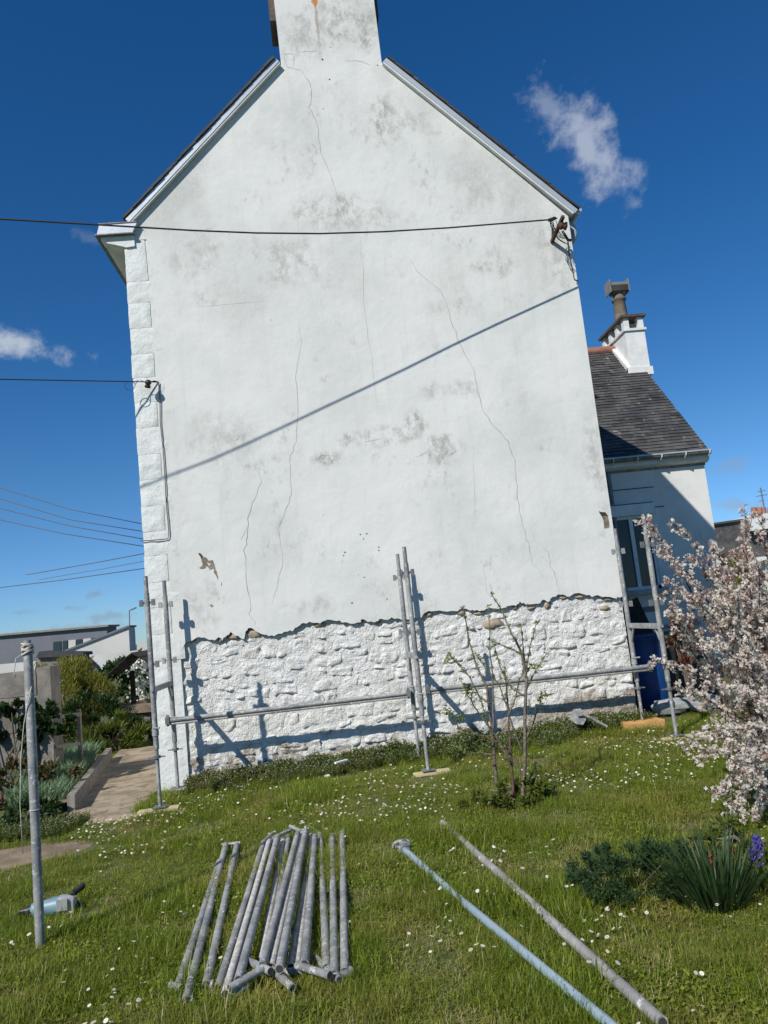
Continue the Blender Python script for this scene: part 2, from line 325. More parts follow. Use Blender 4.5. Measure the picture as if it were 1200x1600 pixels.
# ------------------------------------------------------------------ mesh builder
ORG = {}
class MB:
    def __init__(s): s.v = []; s.f = []; s.m = []; s.sh = []
    def add(s, vs, fs, mi=0, sh=0.5):
        k = len(s.v); s.v += [tuple(x) for x in vs]; s.f += [tuple(i + k for i in f) for f in fs]; s.m += [mi] * len(fs)
        s.sh += ([sh] * len(vs)) if isinstance(sh, (int, float)) else list(sh)
        return s
    def box(s, lo, hi, mi=0):
        x0, y0, z0 = lo; x1, y1, z1 = hi
        return s.add([(x0, y0, z0), (x1, y0, z0), (x1, y1, z0), (x0, y1, z0), (x0, y0, z1), (x1, y0, z1), (x1, y1, z1), (x0, y1, z1)],
              [(0, 3, 2, 1), (4, 5, 6, 7), (0, 1, 5, 4), (1, 2, 6, 5), (2, 3, 7, 6), (3, 0, 4, 7)], mi)
    def obox(s, c, ax, ay, az, mi=0):
        c = Vector(c); ax, ay, az = Vector(ax), Vector(ay), Vector(az)
        vs = [c + ax * i + ay * j + az * k for k in (-1, 1) for (i, j) in ((-1, -1), (1, -1), (1, 1), (-1, 1))]
        return s.add(vs, [(0, 3, 2, 1), (4, 5, 6, 7), (0, 1, 5, 4), (1, 2, 6, 5), (2, 3, 7, 6), (3, 0, 4, 7)], mi)
    def beam(s, p0, p1, w, h, up=(0, 0, 1), mi=0):
        p0, p1 = Vector(p0), Vector(p1); d = (p1 - p0).normalized(); up = Vector(up)
        sx = d.cross(up).normalized(); uz = sx.cross(d)
        return s.obox((p0 + p1) / 2, (p1 - p0) / 2, sx * w / 2, uz * h / 2, mi)
    def tube(s, pts, r, n=8, mi=0, cap=True, sh=0.5):
        pts = [Vector(p) for p in pts]; rs = r if isinstance(r, (list, tuple)) else [r] * len(pts)
        vs = []; fs = []; pu = None
        for i, p in enumerate(pts):
            d = (pts[min(i + 1, len(pts) - 1)] - pts[max(i - 1, 0)])
            d = d.normalized() if d.length > 1e-9 else Vector((0, 0, 1))
            if pu is None: pu = d.orthogonal().normalized()
            else:
                pu = pu - d * pu.dot(d)
                pu = pu.normalized() if pu.length > 1e-6 else d.orthogonal().normalized()
            b = d.cross(pu)
            for k in range(n):
                a = 2 * PI * k / n; vs.append(p + (pu * math.cos(a) + b * math.sin(a)) * rs[i])
        for i in range(len(pts) - 1):
            for k in range(n):
                a = i * n + k; b2 = i * n + (k + 1) % n; fs.append((a, b2, b2 + n, a + n))
        if cap:
            fs.append(tuple(range(n))[::-1]); fs.append(tuple(range((len(pts) - 1) * n, len(pts) * n)))
        return s.add(vs, fs, mi, sh)
    def bore(s, p, q, r, mi=1):
        'dark open end of a tube at p, axis pointing away from q'
        p, q = Vector(p), Vector(q); a = (p - q).normalized(); return s.lathe(p + a * .0008, [(r * .84, 0), (.0001, -.0005)], 12, mi, axis=a)
    def lathe(s, c, prof, n=20, mi=0, axis=(0, 0, 1)):
        c = Vector(c); az = Vector(axis).normalized(); ax = az.orthogonal().normalized(); ay = az.cross(ax)
        vs = []; fs = []
        for (r, h) in prof:
            for k in range(n):
                a = 2 * PI * k / n; vs.append(c + ax * r * math.cos(a) + ay * r * math.sin(a) + az * h)
        for i in range(len(prof) - 1):
            for k in range(n): a = i * n + k; b = i * n + (k + 1) % n; fs.append((a, b, b + n, a + n))
        return s.add(vs, fs, mi)
    def prism(s, poly, vec, mi=0):
        """poly: 3D outline (counter-clockwise seen from outside), extruded by vec"""
        n = len(poly); vec = Vector(vec); a = [Vector(p) for p in poly]; b = [p + vec for p in a]
        fs = [tuple(range(n)), tuple(range(2 * n - 1, n - 1, -1))] + [(i, i + n, (i + 1) % n + n, (i + 1) % n) for i in range(n)]
        return s.add(a + b, fs, mi)
    def build(s, name, mats, parent=None, smooth=False, origin=None):
        me = bpy.data.meshes.new(name)
        if parent is not None: o0 = ORG.get(parent.name, Vector((0, 0, 0)))
        else: o0 = Vector(origin) if origin else Vector((0, 0, 0))
        me.from_pydata([(x - o0.x, y - o0.y, z - o0.z) for x, y, z in s.v], [], s.f)
        for m in (mats if isinstance(mats, (list, tuple)) else [mats]): me.materials.append(m)
        if any(s.m): me.polygons.foreach_set('material_index', s.m)
        if smooth: me.polygons.foreach_set('use_smooth', [True] * len(s.f))
        at_ = me.attributes.new('shade', 'FLOAT', 'POINT'); at_.data.foreach_set('value', s.sh)
        me.update()
        o = bpy.data.objects.new(name, me); COL.objects.link(o)
        if parent is not None: o.parent = parent
        else: o.location = o0
        ORG[o.name] = o0
        if smooth == 'auto': me.set_sharp_from_angle(angle=math.radians(40))
        return o
def thing(name, label, cat, loc=(0, 0, 0), group=None):
    o = bpy.data.objects.new(name, None); COL.objects.link(o); o.empty_display_size = .1
    o.location = loc; ORG[o.name] = Vector(loc)
    return tag(o, label, cat, group)
def tag(o, label=None, cat=None, group=None, kind=None):
    if label: o['label'] = label
    if cat: o['category'] = cat
    if group: o['group'] = group
    if kind: o['kind'] = kind
    return o
def copy_tree(o, parent=None):
    c = o.copy(); COL.objects.link(c)
    if parent is not None: c.parent = parent
    for ch in list(o.children): copy_tree(ch, c)
    return c
def smoothstep(a, b, x):
    t = max(0, min(1, (x - a) / (b - a))); return t * t * (3 - 2 * t)
def nz3(x, y, z=0): return noise.noise(Vector((x, y, z)))

# ------------------------------------------------------------------ terrain
def T(x, y):
    z = .055 + max(0, min(.14, .022 * (x + 1.7))) * smoothstep(3.5, 7.0, y)
    z += .018 * nz3(x * .8, y * .8) + .008 * nz3(x * 2.6, y * 2.6, 5)
    if x < -1.95 and y > 6.5: z = z * (1 - smoothstep(6.8, 7.6, y)) + .02 * smoothstep(6.8, 7.6, y)
    return z
def ground():
    xs = list(np.arange(-7, 8.01, .2)); ys = list(np.arange(-2, 16.01, .2))
    out = [1, 2, 4, 8, 16, 32, 64, 128, 256, 500]
    xs = [-7 - o for o in out[::-1]] + xs + [8 + o for o in out]
    ys = [-2 - o for o in out[::-1]] + ys + [16 + o for o in out]
    mb = MB(); nx = len(xs)
    vs = [(x, y, T(x, y)) for y in ys for x in xs]
    fs = [(j * nx + i, j * nx + i + 1, (j + 1) * nx + i + 1, (j + 1) * nx + i) for j in range(len(ys) - 1) for i in range(nx - 1)]
    mb.add(vs, fs)
    tag(mb.build('ground', M_GROUND, smooth=True), kind='structure')
ground()

# ------------------------------------------------------------------ main house
XL, XR = -1.95, 3.19
AP = Vector((.6, YW, 8.72))          # where both verges would meet
ZE = 6.12
house = thing('house', 'tall white house whose gable end fills the middle, its render stripped off along the bottom', 'house', (0.6, YW, .1))
# ragged lower edge of the render, left to right
edge_px = [(262, 1018), (270, 1020), (283, 1015), (291, 1004), (297, 1001), (310, 997), (325, 998), (335, 1000), (341, 997), (347, 1000), (352, 994), (360, 989), (372, 994), (381, 998), (385, 984),
           (389, 980), (399, 986), (408, 991), (420, 993), (432, 992), (444, 987), (458, 985), (466, 978), (474, 973), (488, 972), (500, 973), (507, 969), (521, 968),
           (535, 972), (550, 974), (562, 972), (566, 969), (578, 972), (586, 971), (592, 968), (603, 969), (612, 966), (625, 968), (640, 969), (648, 966), (656, 966),
           (663, 957), (680, 954), (700, 955), (716, 954), (722, 949), (731, 953), (742, 954), (752, 955), (765, 951), (775, 951), (788, 948), (795, 948), (806, 945), (812, 941), (822, 944), (828, 944),
           (841, 943), (849, 937), (858, 941), (861, 934), (872, 930), (884, 930), (890, 932), (903, 927), (912, 929), (925, 932), (938, 931), (950, 934), (963, 934), (970, 933)]
edge = []
random.seed(3)
for i in range(len(edge_px) - 1):
    a, b = edge_px[i], edge_px[i + 1]; n = 3
    for k in range(n):
        t = k / n; p = at(a[0] + (b[0] - a[0]) * t, a[1] + (b[1] - a[1]) * t, YW)
        edge.append((p.x + random.uniform(-.006, .006), p.z + random.uniform(-.012, .012)))
edge = [e for e in edge if XL < e[0] < XR - .01]
xq = -1.70
edge = [(xq, edge[0][1] - .02)] + [e for e in edge if e[0] > xq + .02] + [(XR, at(972, 932, YW).z)]
CHX0, CHX1 = .0, 1.195; CHZ = 8.16
slopeL = (CHZ - ZE - .2) / (CHX0 - XL)
top = [(XR, ZE), (CHX1, CHZ - .03), (CHX1 - .012, 9.9), (CHX0 - .02, 9.9), (CHX0, CHZ - .02), (XL, ZE + .09), (xq, ZE + .05)]
top = [(XR, 6.02), (CHX1, CHZ - .04), (CHX1 - .015, 9.95), (CHX0 - .025, 9.95), (CHX0 + .0, CHZ + .0), (XL, 6.21), (XL, 6.08), (xq, 6.08)]
outline = edge + top
TH = .036
mb = MB()
front = [(x, YW, z) for x, z in outline]; back = [(x, YW + TH, z) for x, z in outline]
n = len(outline); ne = len(edge)
mb.add(front + back, [tuple(range(n))] , 0)
mb.add(front + back, [(i, i + n, (i + 1) % n + n, (i + 1) % n) for i in range(ne - 1)], 1)
mb.add(front + back, [(i, i + n, (i + 1) % n + n, (i + 1) % n) for i in range(ne - 1, n)], 0)
mb.build('render_coat', [M_RENDER, M_MORTAR], house)
# brown lumps of mortar and broken stone right under the ragged edge
lump = MB(); rndl = random.Random(5)
def rock(mb, c, r, sx=1, sy=1, sz=1, seed=0, mi=0, nlat=5, nlon=8, amp=.3):
    vs = []; fs = []
    for i in range(nlat + 1):
        th = PI * i / nlat
        for j in range(nlon):
            ph = 2 * PI * j / nlon
            d = Vector((math.sin(th) * math.cos(ph), math.sin(th) * math.sin(ph), math.cos(th)))
            k = r * (1 + amp * noise.noise(d * 1.6 + Vector((seed * 3.1, seed * 1.7, 0))))
            vs.append((c[0] + d.x * k * sx, c[1] + d.y * k * sy, c[2] + d.z * k * sz))
    for i in range(nlat):
        for j in range(nlon):
            fs.append((i * nlon + j, (i + 1) * nlon + j, (i + 1) * nlon + (j + 1) % nlon, i * nlon + (j + 1) % nlon))
    mb.add(vs, fs, mi)
for (u, v, rw, rh) in [(368, 994, .075, .035), (398, 990, .085, .05), (345, 999, .03, .03), (300, 1002, .04, .02), (562, 972, .04, .02), (590, 972, .03, .03), (640, 972, .05, .015), (720, 957, .05, .04),
                       (750, 958, .06, .02), (806, 948, .04, .035), (855, 945, .035, .04), (905, 932, .05, .025), (950, 936, .05, .025), (880, 934, .05, .02), (500, 976, .07, .02), (670, 960, .04, .02),
                       (770, 975, .13, .05), (945, 950, .06, .03), (830, 950, .05, .02)]:
    p = at(u, v, YW + .03)
    lump = MB(); rock(lump, (p.x, YW + .04, p.z), 1, rw, .022, rh, seed=u, amp=.6, nlon=12, nlat=8); lump.build('broken_stone', M_RAWSTONE, house, smooth=True)
# wall core behind stones
core = MB(); nx, nzv = 200, 80
vs = []
for j in range(nzv + 1):
    for i in range(nx + 1):
        x = XL + .01 + (XR - XL - .02) * i / nx; z = -.1 + 1.85 * j / nzv
        vs.append((x, YW + .044 + .014 * nz3(x * 7, z * 7) + .008 * nz3(x * 19, z * 19, 2), z))
core.add(vs, [(j * (nx + 1) + i, j * (nx + 1) + i + 1, (j + 1) * (nx + 1) + i + 1, (j + 1) * (nx + 1) + i) for j in range(nzv) for i in range(nx)])
core.build('mortar_bed', M_STONE, house, smooth=True)
body = MB()
yb = 15.6
g = [(XL + .012, YW + .09, -.1), (XR - .012, YW + .09, -.1), (XR - .012, YW + .09, 6.0), (CHX1, YW + .09, 7.98), (CHX0, YW + .09, 7.98), (XL + .012, YW + .09, 6.0)]
body.prism(g, (0, yb - YW - .09, 0))
body.box((CHX0 + .0, YW + TH, 7.9), (CHX1 - .02, YW + .62, 9.95))
body.build('wall', M_RENDER, house)
# rubble stones -------------------------------------------------
rs = random.Random(11)
rows = [-.06]
while rows[-1] < 1.72: rows.append(rows[-1] + rs.choice([.09, .11, .13, .15, .17]))
def rowz(k, x): return rows[k] + (.05 * nz3(x * 1.1, k * 3.7) + .05 * nz3(x * 4.2, k * 1.3, 4)) + .012 * (x - .6) * (1 if k else 0)
def edge_z(x):
    for i in range(len(edge) - 1):
        if edge[i][0] <= x <= edge[i + 1][0]:
            t = (x - edge[i][0]) / max(1e-6, edge[i + 1][0] - edge[i][0]); return edge[i][1] + t * (edge[i + 1][1] - edge[i][1])
    return edge[0][1] if x < xq else edge[-1][1]
def stone(quad, depth, seed, name='stone', matl=M_STONE, ybase=YW + .05, gx=10, gz=7, amp=1.0, par=house, joint=.002, pw=13, zfun=None, tilt=.014, sq=9, drop=.022):
    """quad: four (x,z) corners, ccw from lower-left; a rough faced block with its own tilt and facets"""
    (ax, az), (bx, bz), (cx, cz), (dx, dz) = quad
    vs = []; mb = MB(); rr = random.Random(seed * 7 + 1)
    w = (bx - ax + cx - dx) / 2; h = (dz - az + cz - bz) / 2
    tx, tz = rr.uniform(-1, 1) * tilt, rr.uniform(-1, 1) * tilt
    for j in range(gz + 1):
        for i in range(gx + 1):
            u, v = i / gx, j / gz
            du = 2 * u - 1; dv = 2 * v - 1
            r = (abs(du) ** sq + abs(dv) ** sq) ** (1 / sq)
            m = max(abs(du), abs(dv)) or 1
            k = 1 / (r / m) if r > 1e-6 else 1
            uu, vv = .5 + du * k / 2, .5 + dv * k / 2
            uu = .5 + (uu - .5) * (1 - 2 * joint / max(w, .05)); vv = .5 + (vv - .5) * (1 - 2 * joint / max(h, .05))
            x = (ax * (1 - uu) + bx * uu) * (1 - vv) + (dx * (1 - uu) + cx * uu) * vv
            z = (az * (1 - uu) + bz * uu) * (1 - vv) + (dz * (1 - uu) + cz * uu) * vv
            if zfun: z = zfun(x, vv)
            e = max(abs(du), abs(dv))
            nse = abs(noise.noise(Vector((x * 9, z * 11, seed * 1.3)))) * .040 - .010 + noise.noise(Vector((x * 21, z * 26, seed * 2.3))) * .009
            dep = depth * (1 - e ** pw) + (amp * nse + tx * du + tz * dv) * (1 - e ** (pw + 2))
            if e > .99: dep = -drop
            jit = .010 * (e > .9) * amp
            vs.append((x + jit * nz3(x * 23, z * 23, seed), ybase - dep, z + jit * nz3(x * 21, z * 25, seed + 9)))
    fs = [(j * (gx + 1) + i, j * (gx + 1) + i + 1, (j + 1) * (gx + 1) + i + 1, (j + 1) * (gx + 1) + i) for j in range(gz) for i in range(gx)]
    mb.add(vs, fs)
    return mb.build(name, matl, par, smooth=True)
cnt = 0
for k in range(len(rows) - 1):
    x = -1.66 - rs.uniform(0, .06); xs = [x]
    while x < XR - .12:
        wd = rs.uniform(.12, .36) * (1.15 if rows[k] < .35 and x > 1.6 else 1)
        x += wd
        if x > XR - .14: x = XR - .005
        xs.append(x)
    for a, b in zip(xs[:-1], xs[1:]):
        zm = (rowz(k, a) + rowz(k, b)) / 2
        if zm > edge_z((a + b) / 2) + .03: continue
        ja = rs.uniform(-.05, .05)
        q = [(a - ja * .5, rowz(k, a)), (b + ja * .5, rowz(k, b)), (b - ja * .6, rowz(k + 1, b)), (a + ja * .6, rowz(k + 1, a))]
        hh = rows[k + 1] - rows[k]
        f0 = lambda x, v, k=k: rowz(k, x) * (1 - v) + rowz(k + 1, x) * v
        if hh > .145 and rs.random() < .2:
            mz = rs.uniform(.35, .65)
            parts = [(q, lambda x, v, f0=f0, mz=mz: f0(x, v * (mz + .15 * nz3(x * 3, 9)))), (q, lambda x, v, f0=f0, mz=mz: f0(x, (mz + .15 * nz3(x * 3, 9)) + v * (1 - (mz + .15 * nz3(x * 3, 9)))))]
        else: parts = [(q, f0)]
        for qi, (qq, zf) in enumerate(parts):
            dp = rs.uniform(.005, .017)
            mzt = zf((a + b) / 2, 1)
            stone(qq, dp if mzt < edge_z((a + b) / 2) - .02 else .006, cnt, zfun=zf); cnt += 1
# quoins up the left corner
zq = -.05; k = 0
while zq < 6.0:
    h = rs.uniform(.25, .31); 
    if zq + h > 5.85: h = 6.08 - zq
    wq = (.36 if k % 2 else .24) if zq > 1.3 else (.30 if k % 2 else .25)
    jx = rs.uniform(-.007, .007)
    q = [(XL + jx, zq), (XL + wq, zq), (XL + wq + rs.uniform(-.01, .01), zq + h), (XL + jx * .4, zq + h)]
    stone(q, .0 if zq > 1.3 else .0, 500 + k, 'quoin_stone', M_QUOIN, YW - (.0015 if zq > 1.3 else -.008) + (.0015 if k % 2 else 0), 9, 8, .4, joint=.001, pw=24, tilt=.002, sq=60, drop=.006)
    zq += h; k += 1
mb = MB(); mb.box((XL + .004, YW + .011, -.05), (XL + .31, YW + .12, 6.08)); mb.build('corner_masonry', M_QUOIN, house)
# cracks: thin open lines in the coat
def poly_jit(px, seed, n=5, amp=.012):
    r = random.Random(seed); pts = [at(u, v, YW) for u, v in px]; out = []
    for a, b in zip(pts[:-1], pts[1:]):
        for i in range(n):
            t = i / n; p = a.lerp(b, t); out.append(Vector((p.x + r.uniform(-amp, amp), YW - .0015, p.z + r.uniform(-amp, amp) * .5)))
    out.append(Vector((pts[-1].x, YW - .0015, pts[-1].z))); return out
CR = [([(443, 88), (448, 105), (470, 110), (485, 132), (487, 150), (483, 168), (495, 190), (502, 240), (520, 285), (535, 330), (545, 360)], 2.6),
      ([(440, 85), (458, 84), (459, 105)], 1.8), ([(455, 84), (478, 80), (500, 80)], 1.3), ([(538, 95), (560, 95), (580, 102)], 1.5),
      ([(563, 370), (567, 430), (571, 500), (580, 560), (590, 640)], 1.1),
      ([(640, 405), (655, 428), (690, 455), (702, 490), (715, 530), (740, 580), (755, 640), (770, 665), (795, 690), (804, 720), (808, 760), (812, 800), (820, 830), (830, 870), (835, 885), (850, 900)], 2.8),
      ([(845, 850), (858, 865), (860, 885), (868, 900), (873, 926)], 2.4), ([(845, 868), (858, 878)], 1.5),
      ([(468, 500), (470, 540), (463, 590), (467, 640), (462, 690), (452, 720), (456, 760), (452, 785), (436, 825), (442, 880), (432, 920), (425, 945)], 2.0),
      ([(405, 730), (408, 755), (395, 785), (388, 810), (387, 840), (382, 860), (385, 900), (392, 945), (390, 960), (398, 972), (403, 984)], 2.6),
      ([(388, 820), (375, 845)], 1.4), ([(495, 720), (503, 711), (512, 712), (520, 725)], 4.0), ([(515, 722), (525, 718)], 2.2), ([(650, 715), (668, 706)], 2.0), ([(660, 690), (700, 715), (715, 702)], 1.6),
      ([(738, 700), (742, 830)], .8), ([(755, 885), (762, 925), (775, 940)], 1.2), ([(570, 700), (572, 690), (600, 685)], 1.2), ([(300, 480), (420, 470)], .7)]
for i, (px, wd) in enumerate(CR):
    mb = MB(); pts = poly_jit(px, i, 4, .011)
    n = len(pts); vs = []; 
    r_ = random.Random(i + 50)
    for j, p in enumerate(pts):
        d = (pts[min(j + 1, n - 1)] - pts[max(j - 1, 0)]).normalized(); nn = Vector((-d.z, 0, d.x))
        ww = wd * .0011 * (r_.uniform(.5, 1.3)) * min(1, .25 + 3 * min(j, n - 1 - j) / n)
        vs += [p + nn * ww, p - nn * ww]
    mb.add(vs, [(2 * j, 2 * j + 1, 2 * j + 3, 2 * j + 2) for j in range(n - 1)])
    mb.build('crack', M_CRACK, house)
# bolt holes and chips
mb = MB()
for (u, v, r) in [(563, 835, .008), (568, 842, .007), (573, 834, .008), (539, 863, .009), (537, 868, .007), (592, 855, .008), (592, 860, .008), (550, 942, .009), (605, 936, .007), (569, 902, .007), (560, 898, .004),
                  (504, 93, .012), (515, 124, .010), (516, 74, .006), (590, 102, .008), (371, 686, .006), (424, 500, .005), (505, 805, .004), (472, 832, .003), (505, 170, .006)]:
    p = at(u, v, YW - .001); mb.lathe((p.x, YW - .0012, p.z), [(r, 0), (0.0001, .0)], 10, axis=(0, -1, 0))
mb.build('bolt_hole', M_HOLE, house)
def patch(px, matl, name, off, seed):
    r = random.Random(seed); pts = []
    for i in range(len(px)):
        a = at(*px[i], YW); b = at(*px[(i + 1) % len(px)], YW)
        for t in (0, .33, .66):
            p = a.lerp(b, t); pts.append((p.x + r.uniform(-.006, .006), YW - off, p.z + r.uniform(-.006, .006)))
    m_ = MB(); m_.prism(pts, (0, .001, 0)); return m_.build(name, matl, house)
patch([(310, 864), (315, 871), (321, 870), (326, 876), (333, 875), (336, 884), (338, 893), (341, 906), (335, 897), (333, 888), (328, 890), (323, 884), (318, 889), (311, 888), (317, 882), (314, 874)], M_MORTAR, 'bare_patch', .003, 1)
patch([(935, 799), (941, 803), (949, 804), (952, 823), (944, 826), (943, 812)], M_MORTAR, 'bare_patch', .003, 2)
patch([(344, 908), (347, 912), (346, 916)], M_MORTAR, 'bare_patch', .003, 11)
patch([(324, 879), (330, 881), (327, 884)], M_WHITE, 'paint_flake', .006, 12)
patch([(310, 864), (317, 868), (315, 872)], M_HOLE, 'chip', .005, 5)
patch([(935, 799), (946, 801), (950, 806), (940, 806)], M_HOLE, 'chip', .005, 6)
patch([(328, 945), (331, 943), (334, 947), (330, 949)], M_MORTAR, 'chip', .003, 7)
# verges ------------------------------------------------------------
def verge(p0, p1, up, name_seed):
    """p0 lower end, p1 upper end (x,z) on the wall line; up = unit normal pointing outwards in the wall plane"""
    a = Vector((p0[0], 0, p0[1])); b = Vector((p1[0], 0, p1[1])); d = (b - a).normalized(); nrm = Vector((up[0], 0, up[1]))
    def P(t, h, y): q = a.lerp(b, t) + nrm * h; return Vector((q.x, y, q.z))
    # white fascia board, zinc flashing above it
    mb = MB(); mb.prism([P(0, .004, YW - .055), P(1, .004, YW - .055), P(1, .022, YW - .055), P(0, .022, YW - .055)][::1], (0, .12, 0)); mb.build('verge_board', M_WHITE, house)
    mb = MB(); mb.prism([P(-.004, .022, YW - .062), P(1, .022, YW - .062), P(1, .078, YW - .062), P(-.004, .078, YW - .062)], (0, .13, 0)); mb.build('verge_flashing', M_ZINC, house)
    L = (b - a).length; n = 32; r = random.Random(name_seed)
    for i in range(n):                                   # edge slates, one by one
        t0 = i / n; s = MB()
        y0 = YW - .072 - r.uniform(0, .014); l = 1.9 / n
        h0 = .082 + r.uniform(0, .003); h1 = h0 - .004
        c0 = P(t0 - .2 / n, h0 + .007, y0); c1 = P(min(1, t0 + l), h1 + .003, y0)
        u = nrm * r.uniform(.020, .028)
        s.add([c0, c1, c1 + Vector((0, .24, 0)), c0 + Vector((0, .24, 0)), c0 + u, c1 + u, c1 + u + Vector((0, .24, 0)), c0 + u + Vector((0, .24, 0))],
              [(0, 3, 2, 1), (4, 5, 6, 7), (0, 1, 5, 4), (1, 2, 6, 5), (2, 3, 7, 6), (3, 0, 4, 7)])
        s.build('slate', M_SLATE, house)
    s = MB(); s.prism([P(0, .07, YW + .12), P(1, .07, YW + .12), P(1, .09, YW + .12), P(-.012, .09, YW + .12)], (0, yb - YW, 0)); s.build('roof', M_SLATE, house)
q2 = .7071
vl0 = at(207, 352, YW); vl1 = at(441, 103, YW); vr0 = at(893, 338, YW); vr1 = at(597, 103, YW)
def nrm2(a, b, flip):
    d = Vector((b[0] - a[0], b[1] - a[1])).normalized(); return (-d.y * flip, d.x * flip)
verge((vl0.x, vl0.z), (CHX0 - .005, vl1.z), nrm2((vl0.x, vl0.z), (0, vl1.z), 1), 1)
verge((vr0.x, vr0.z), (CHX1 + .0, vr1.z), nrm2((vr0.x, vr0.z), (CHX1, vr1.z), -1), 2)
# left eaves: corbelled white end, soffit and zinc box gutter running back
e0 = at(157, 371, YW); e1 = at(192, 384, YW)
prof = [(XL + .02, 5.99), (XL - .0, 6.0), (XL - .10, 6.03), (XL - .185, 6.055), (XL - .195, 6.085), (XL - .245, 6.09), (XL - .25, 6.135), (XL + .12, 6.135), (XL + .12, 6.0)]
mb = MB(); mb.prism([(x, YW - .02, z) for x, z in prof][::-1], (0, .16, 0)); mb.build('corbel', M_WHITE, house)
mb = MB(); mb.prism([(x, YW + .14, z) for x, z in [(XL - .0, 6.0), (XL - .10, 6.035), (XL - .185, 6.06), (XL - .24, 6.095), (XL - .24, 6.13), (XL, 6.13)]][::-1], (0, 6, 0)); mb.build('soffit', M_SOFFIT, house)
mb = MB(); mb.prism([(x, YW - .06, z) for x, z in [(XL - .28, 6.14), (XL + .11, 6.14), (XL + .17, 6.26), (XL - .245, 6.26)]], (0, 6.3, 0)); 
mb.build('box_gutter', M_ZINC, house)
mb = MB(); mb.prism([(x, YW - .075, z) for x, z in [(XL - .30, 6.128), (XL + .12, 6.128), (XL + .13, 6.14), (XL - .30, 6.14)]], (0, 6.3, 0)); mb.build('drip_edge', M_GALV_DARK, house)
mb = MB(); mb.prism([(x, YW - .068, z) for x, z in [(XL - .255, 6.26), (XL + .17, 6.26), (XL + .17, 6.272), (XL - .255, 6.272)]], (0, 6.3, 0)); mb.build('gutter_lip', M_GALV_DARK, house)
# right eaves: half-round gutter end and curved waste pipe
mb = MB(); gp = [(vr0.x + .06 + .07 * math.cos(a), .07 * math.sin(a) + vr0.z + .08) for a in np.linspace(PI, 2 * PI, 9)]
mb.prism([(x, YW - .02, z) for x, z in gp][::1], (0, 6.2, 0)); mb.build('gutter', M_ZINC, house)
mb = MB(); pts = []
for a in np.linspace(PI / 2, -PI / 2, 10): pts.append((vr0.x - .06 + .12 * math.cos(a), YW + .14, 5.88 + .14 * math.sin(a)))
pts = [(XR - .05, YW + .14, 6.02)] + pts + [(XR - .06, YW + .14, 5.74)]
mb.tube(pts, .034, 12); mb.build('waste_pipe', M_PVC, house, smooth=True)
mb = MB(); mb.tube([(XR + .02, YW + .12, 5.7), (XR + .022, YW + .12, 3), (XR + .022, YW + .12, .2)], .011, 8); mb.build('corner_cable', M_CABLE, house, smooth=True)
# chimney collar, seen edge-on at the very top
mb = MB(); c0 = at(426, 30, YW + .3)
mb.box((CHX0 - .085, YW + .12, at(430, 32, YW + .12).z), (CHX1 + .045, YW + .55, 9.9)); mb.build('chimney_cladding', M_BROWNCLAD, house)
mb = MB(); mb.box((CHX0 - .06, YW - .03, 9.951), (CHX1 + .05, YW + .68, 10.03)); mb.build('chimney_cap', M_CONC2, house)

# left service bracket and cable (fixed to the wall, own things)
A = Vector((-1.671, YW, 4.401)); IN = Vector((-1.775, 8.3, 4.357))
br = thing('wire_bracket', 'small iron wall hook with a round black insulator near the left corner of the gable', 'wall bracket', A)
mb = MB(); mb.tube([A + Vector((0, .02, 0)), A + Vector((-.03, -.04, 0)), IN + Vector((.02, 0, .02))], .008, 6); mb.build('arm', M_RUST, br, smooth=True)
mb = MB(); mb.lathe(IN - Vector((0, 0, .045)), [(0.001, 0), (.028, 0), (.034, .02), (.022, .035), (.034, .05), (.034, .07), (.018, .09), (.001, .09)], 12, axis=(.3, -.4, 1)); mb.build('insulator', M_BLACK, br, smooth=True)
def cable(name, label, pts, r, m, cat='cable', n=6):
    mb = MB(); mb.tube(pts, r, n); o = mb.build(name, m, smooth=True, origin=pts[0]); return tag(o, label, cat)
cpx = [(248, 597), (250, 625), (251, 660), (255, 700), (258, 745), (260, 790), (263, 815), (264, 835), (262, 842), (240, 844), (225, 845)]
cable('service_cable', 'thin dark cable running down the gable from the left hook and round the corner', [at(u, v, YW - .012) + Vector((random.uniform(-.004, .004), -.004, 0)) for u, v in cpx] + [Vector((XL - .02, YW - .01, at(224, 845, YW).z))], .0055, M_CABLEG)
lw0 = IN; lw1 = Vector((-9.5, 3.95, 3.95)); ldir = (Vector((-3.05, 7.62, 4.30)) - A)
pe = A + ldir * 9; pe = Vector((pe.x, pe.y, A.z + ldir.z * 9))
cable('overhead_wire', 'thin overhead wire reaching the hook on the left corner from the left', [A, A + ldir * .35 + Vector((0, 0, .0)), A + ldir * 1.0, A + ldir * 3, pe], .006, M_CABLE)
lp = []
for a in np.linspace(0, 2 * PI, 18): lp.append((A.x - .28 + .055 * math.cos(a), YW - .14, A.z - .06 + .05 * math.sin(a)))
lp = [(A.x - .1, YW - .1, A.z - .02), (A.x - .17, YW - .12, A.z - .005)] + lp
cable('looped_wire', 'small loop of slack wire hanging beside the black insulator at the corner', [(A.x - .03, YW - .06, A.z), (A.x - .12, YW - .1, A.z - .03), (A.x - .16, YW - .12, A.z - .002), (A.x - .2, YW - .12, A.z + .0)] + lp[2:], .0035, M_CABLE)

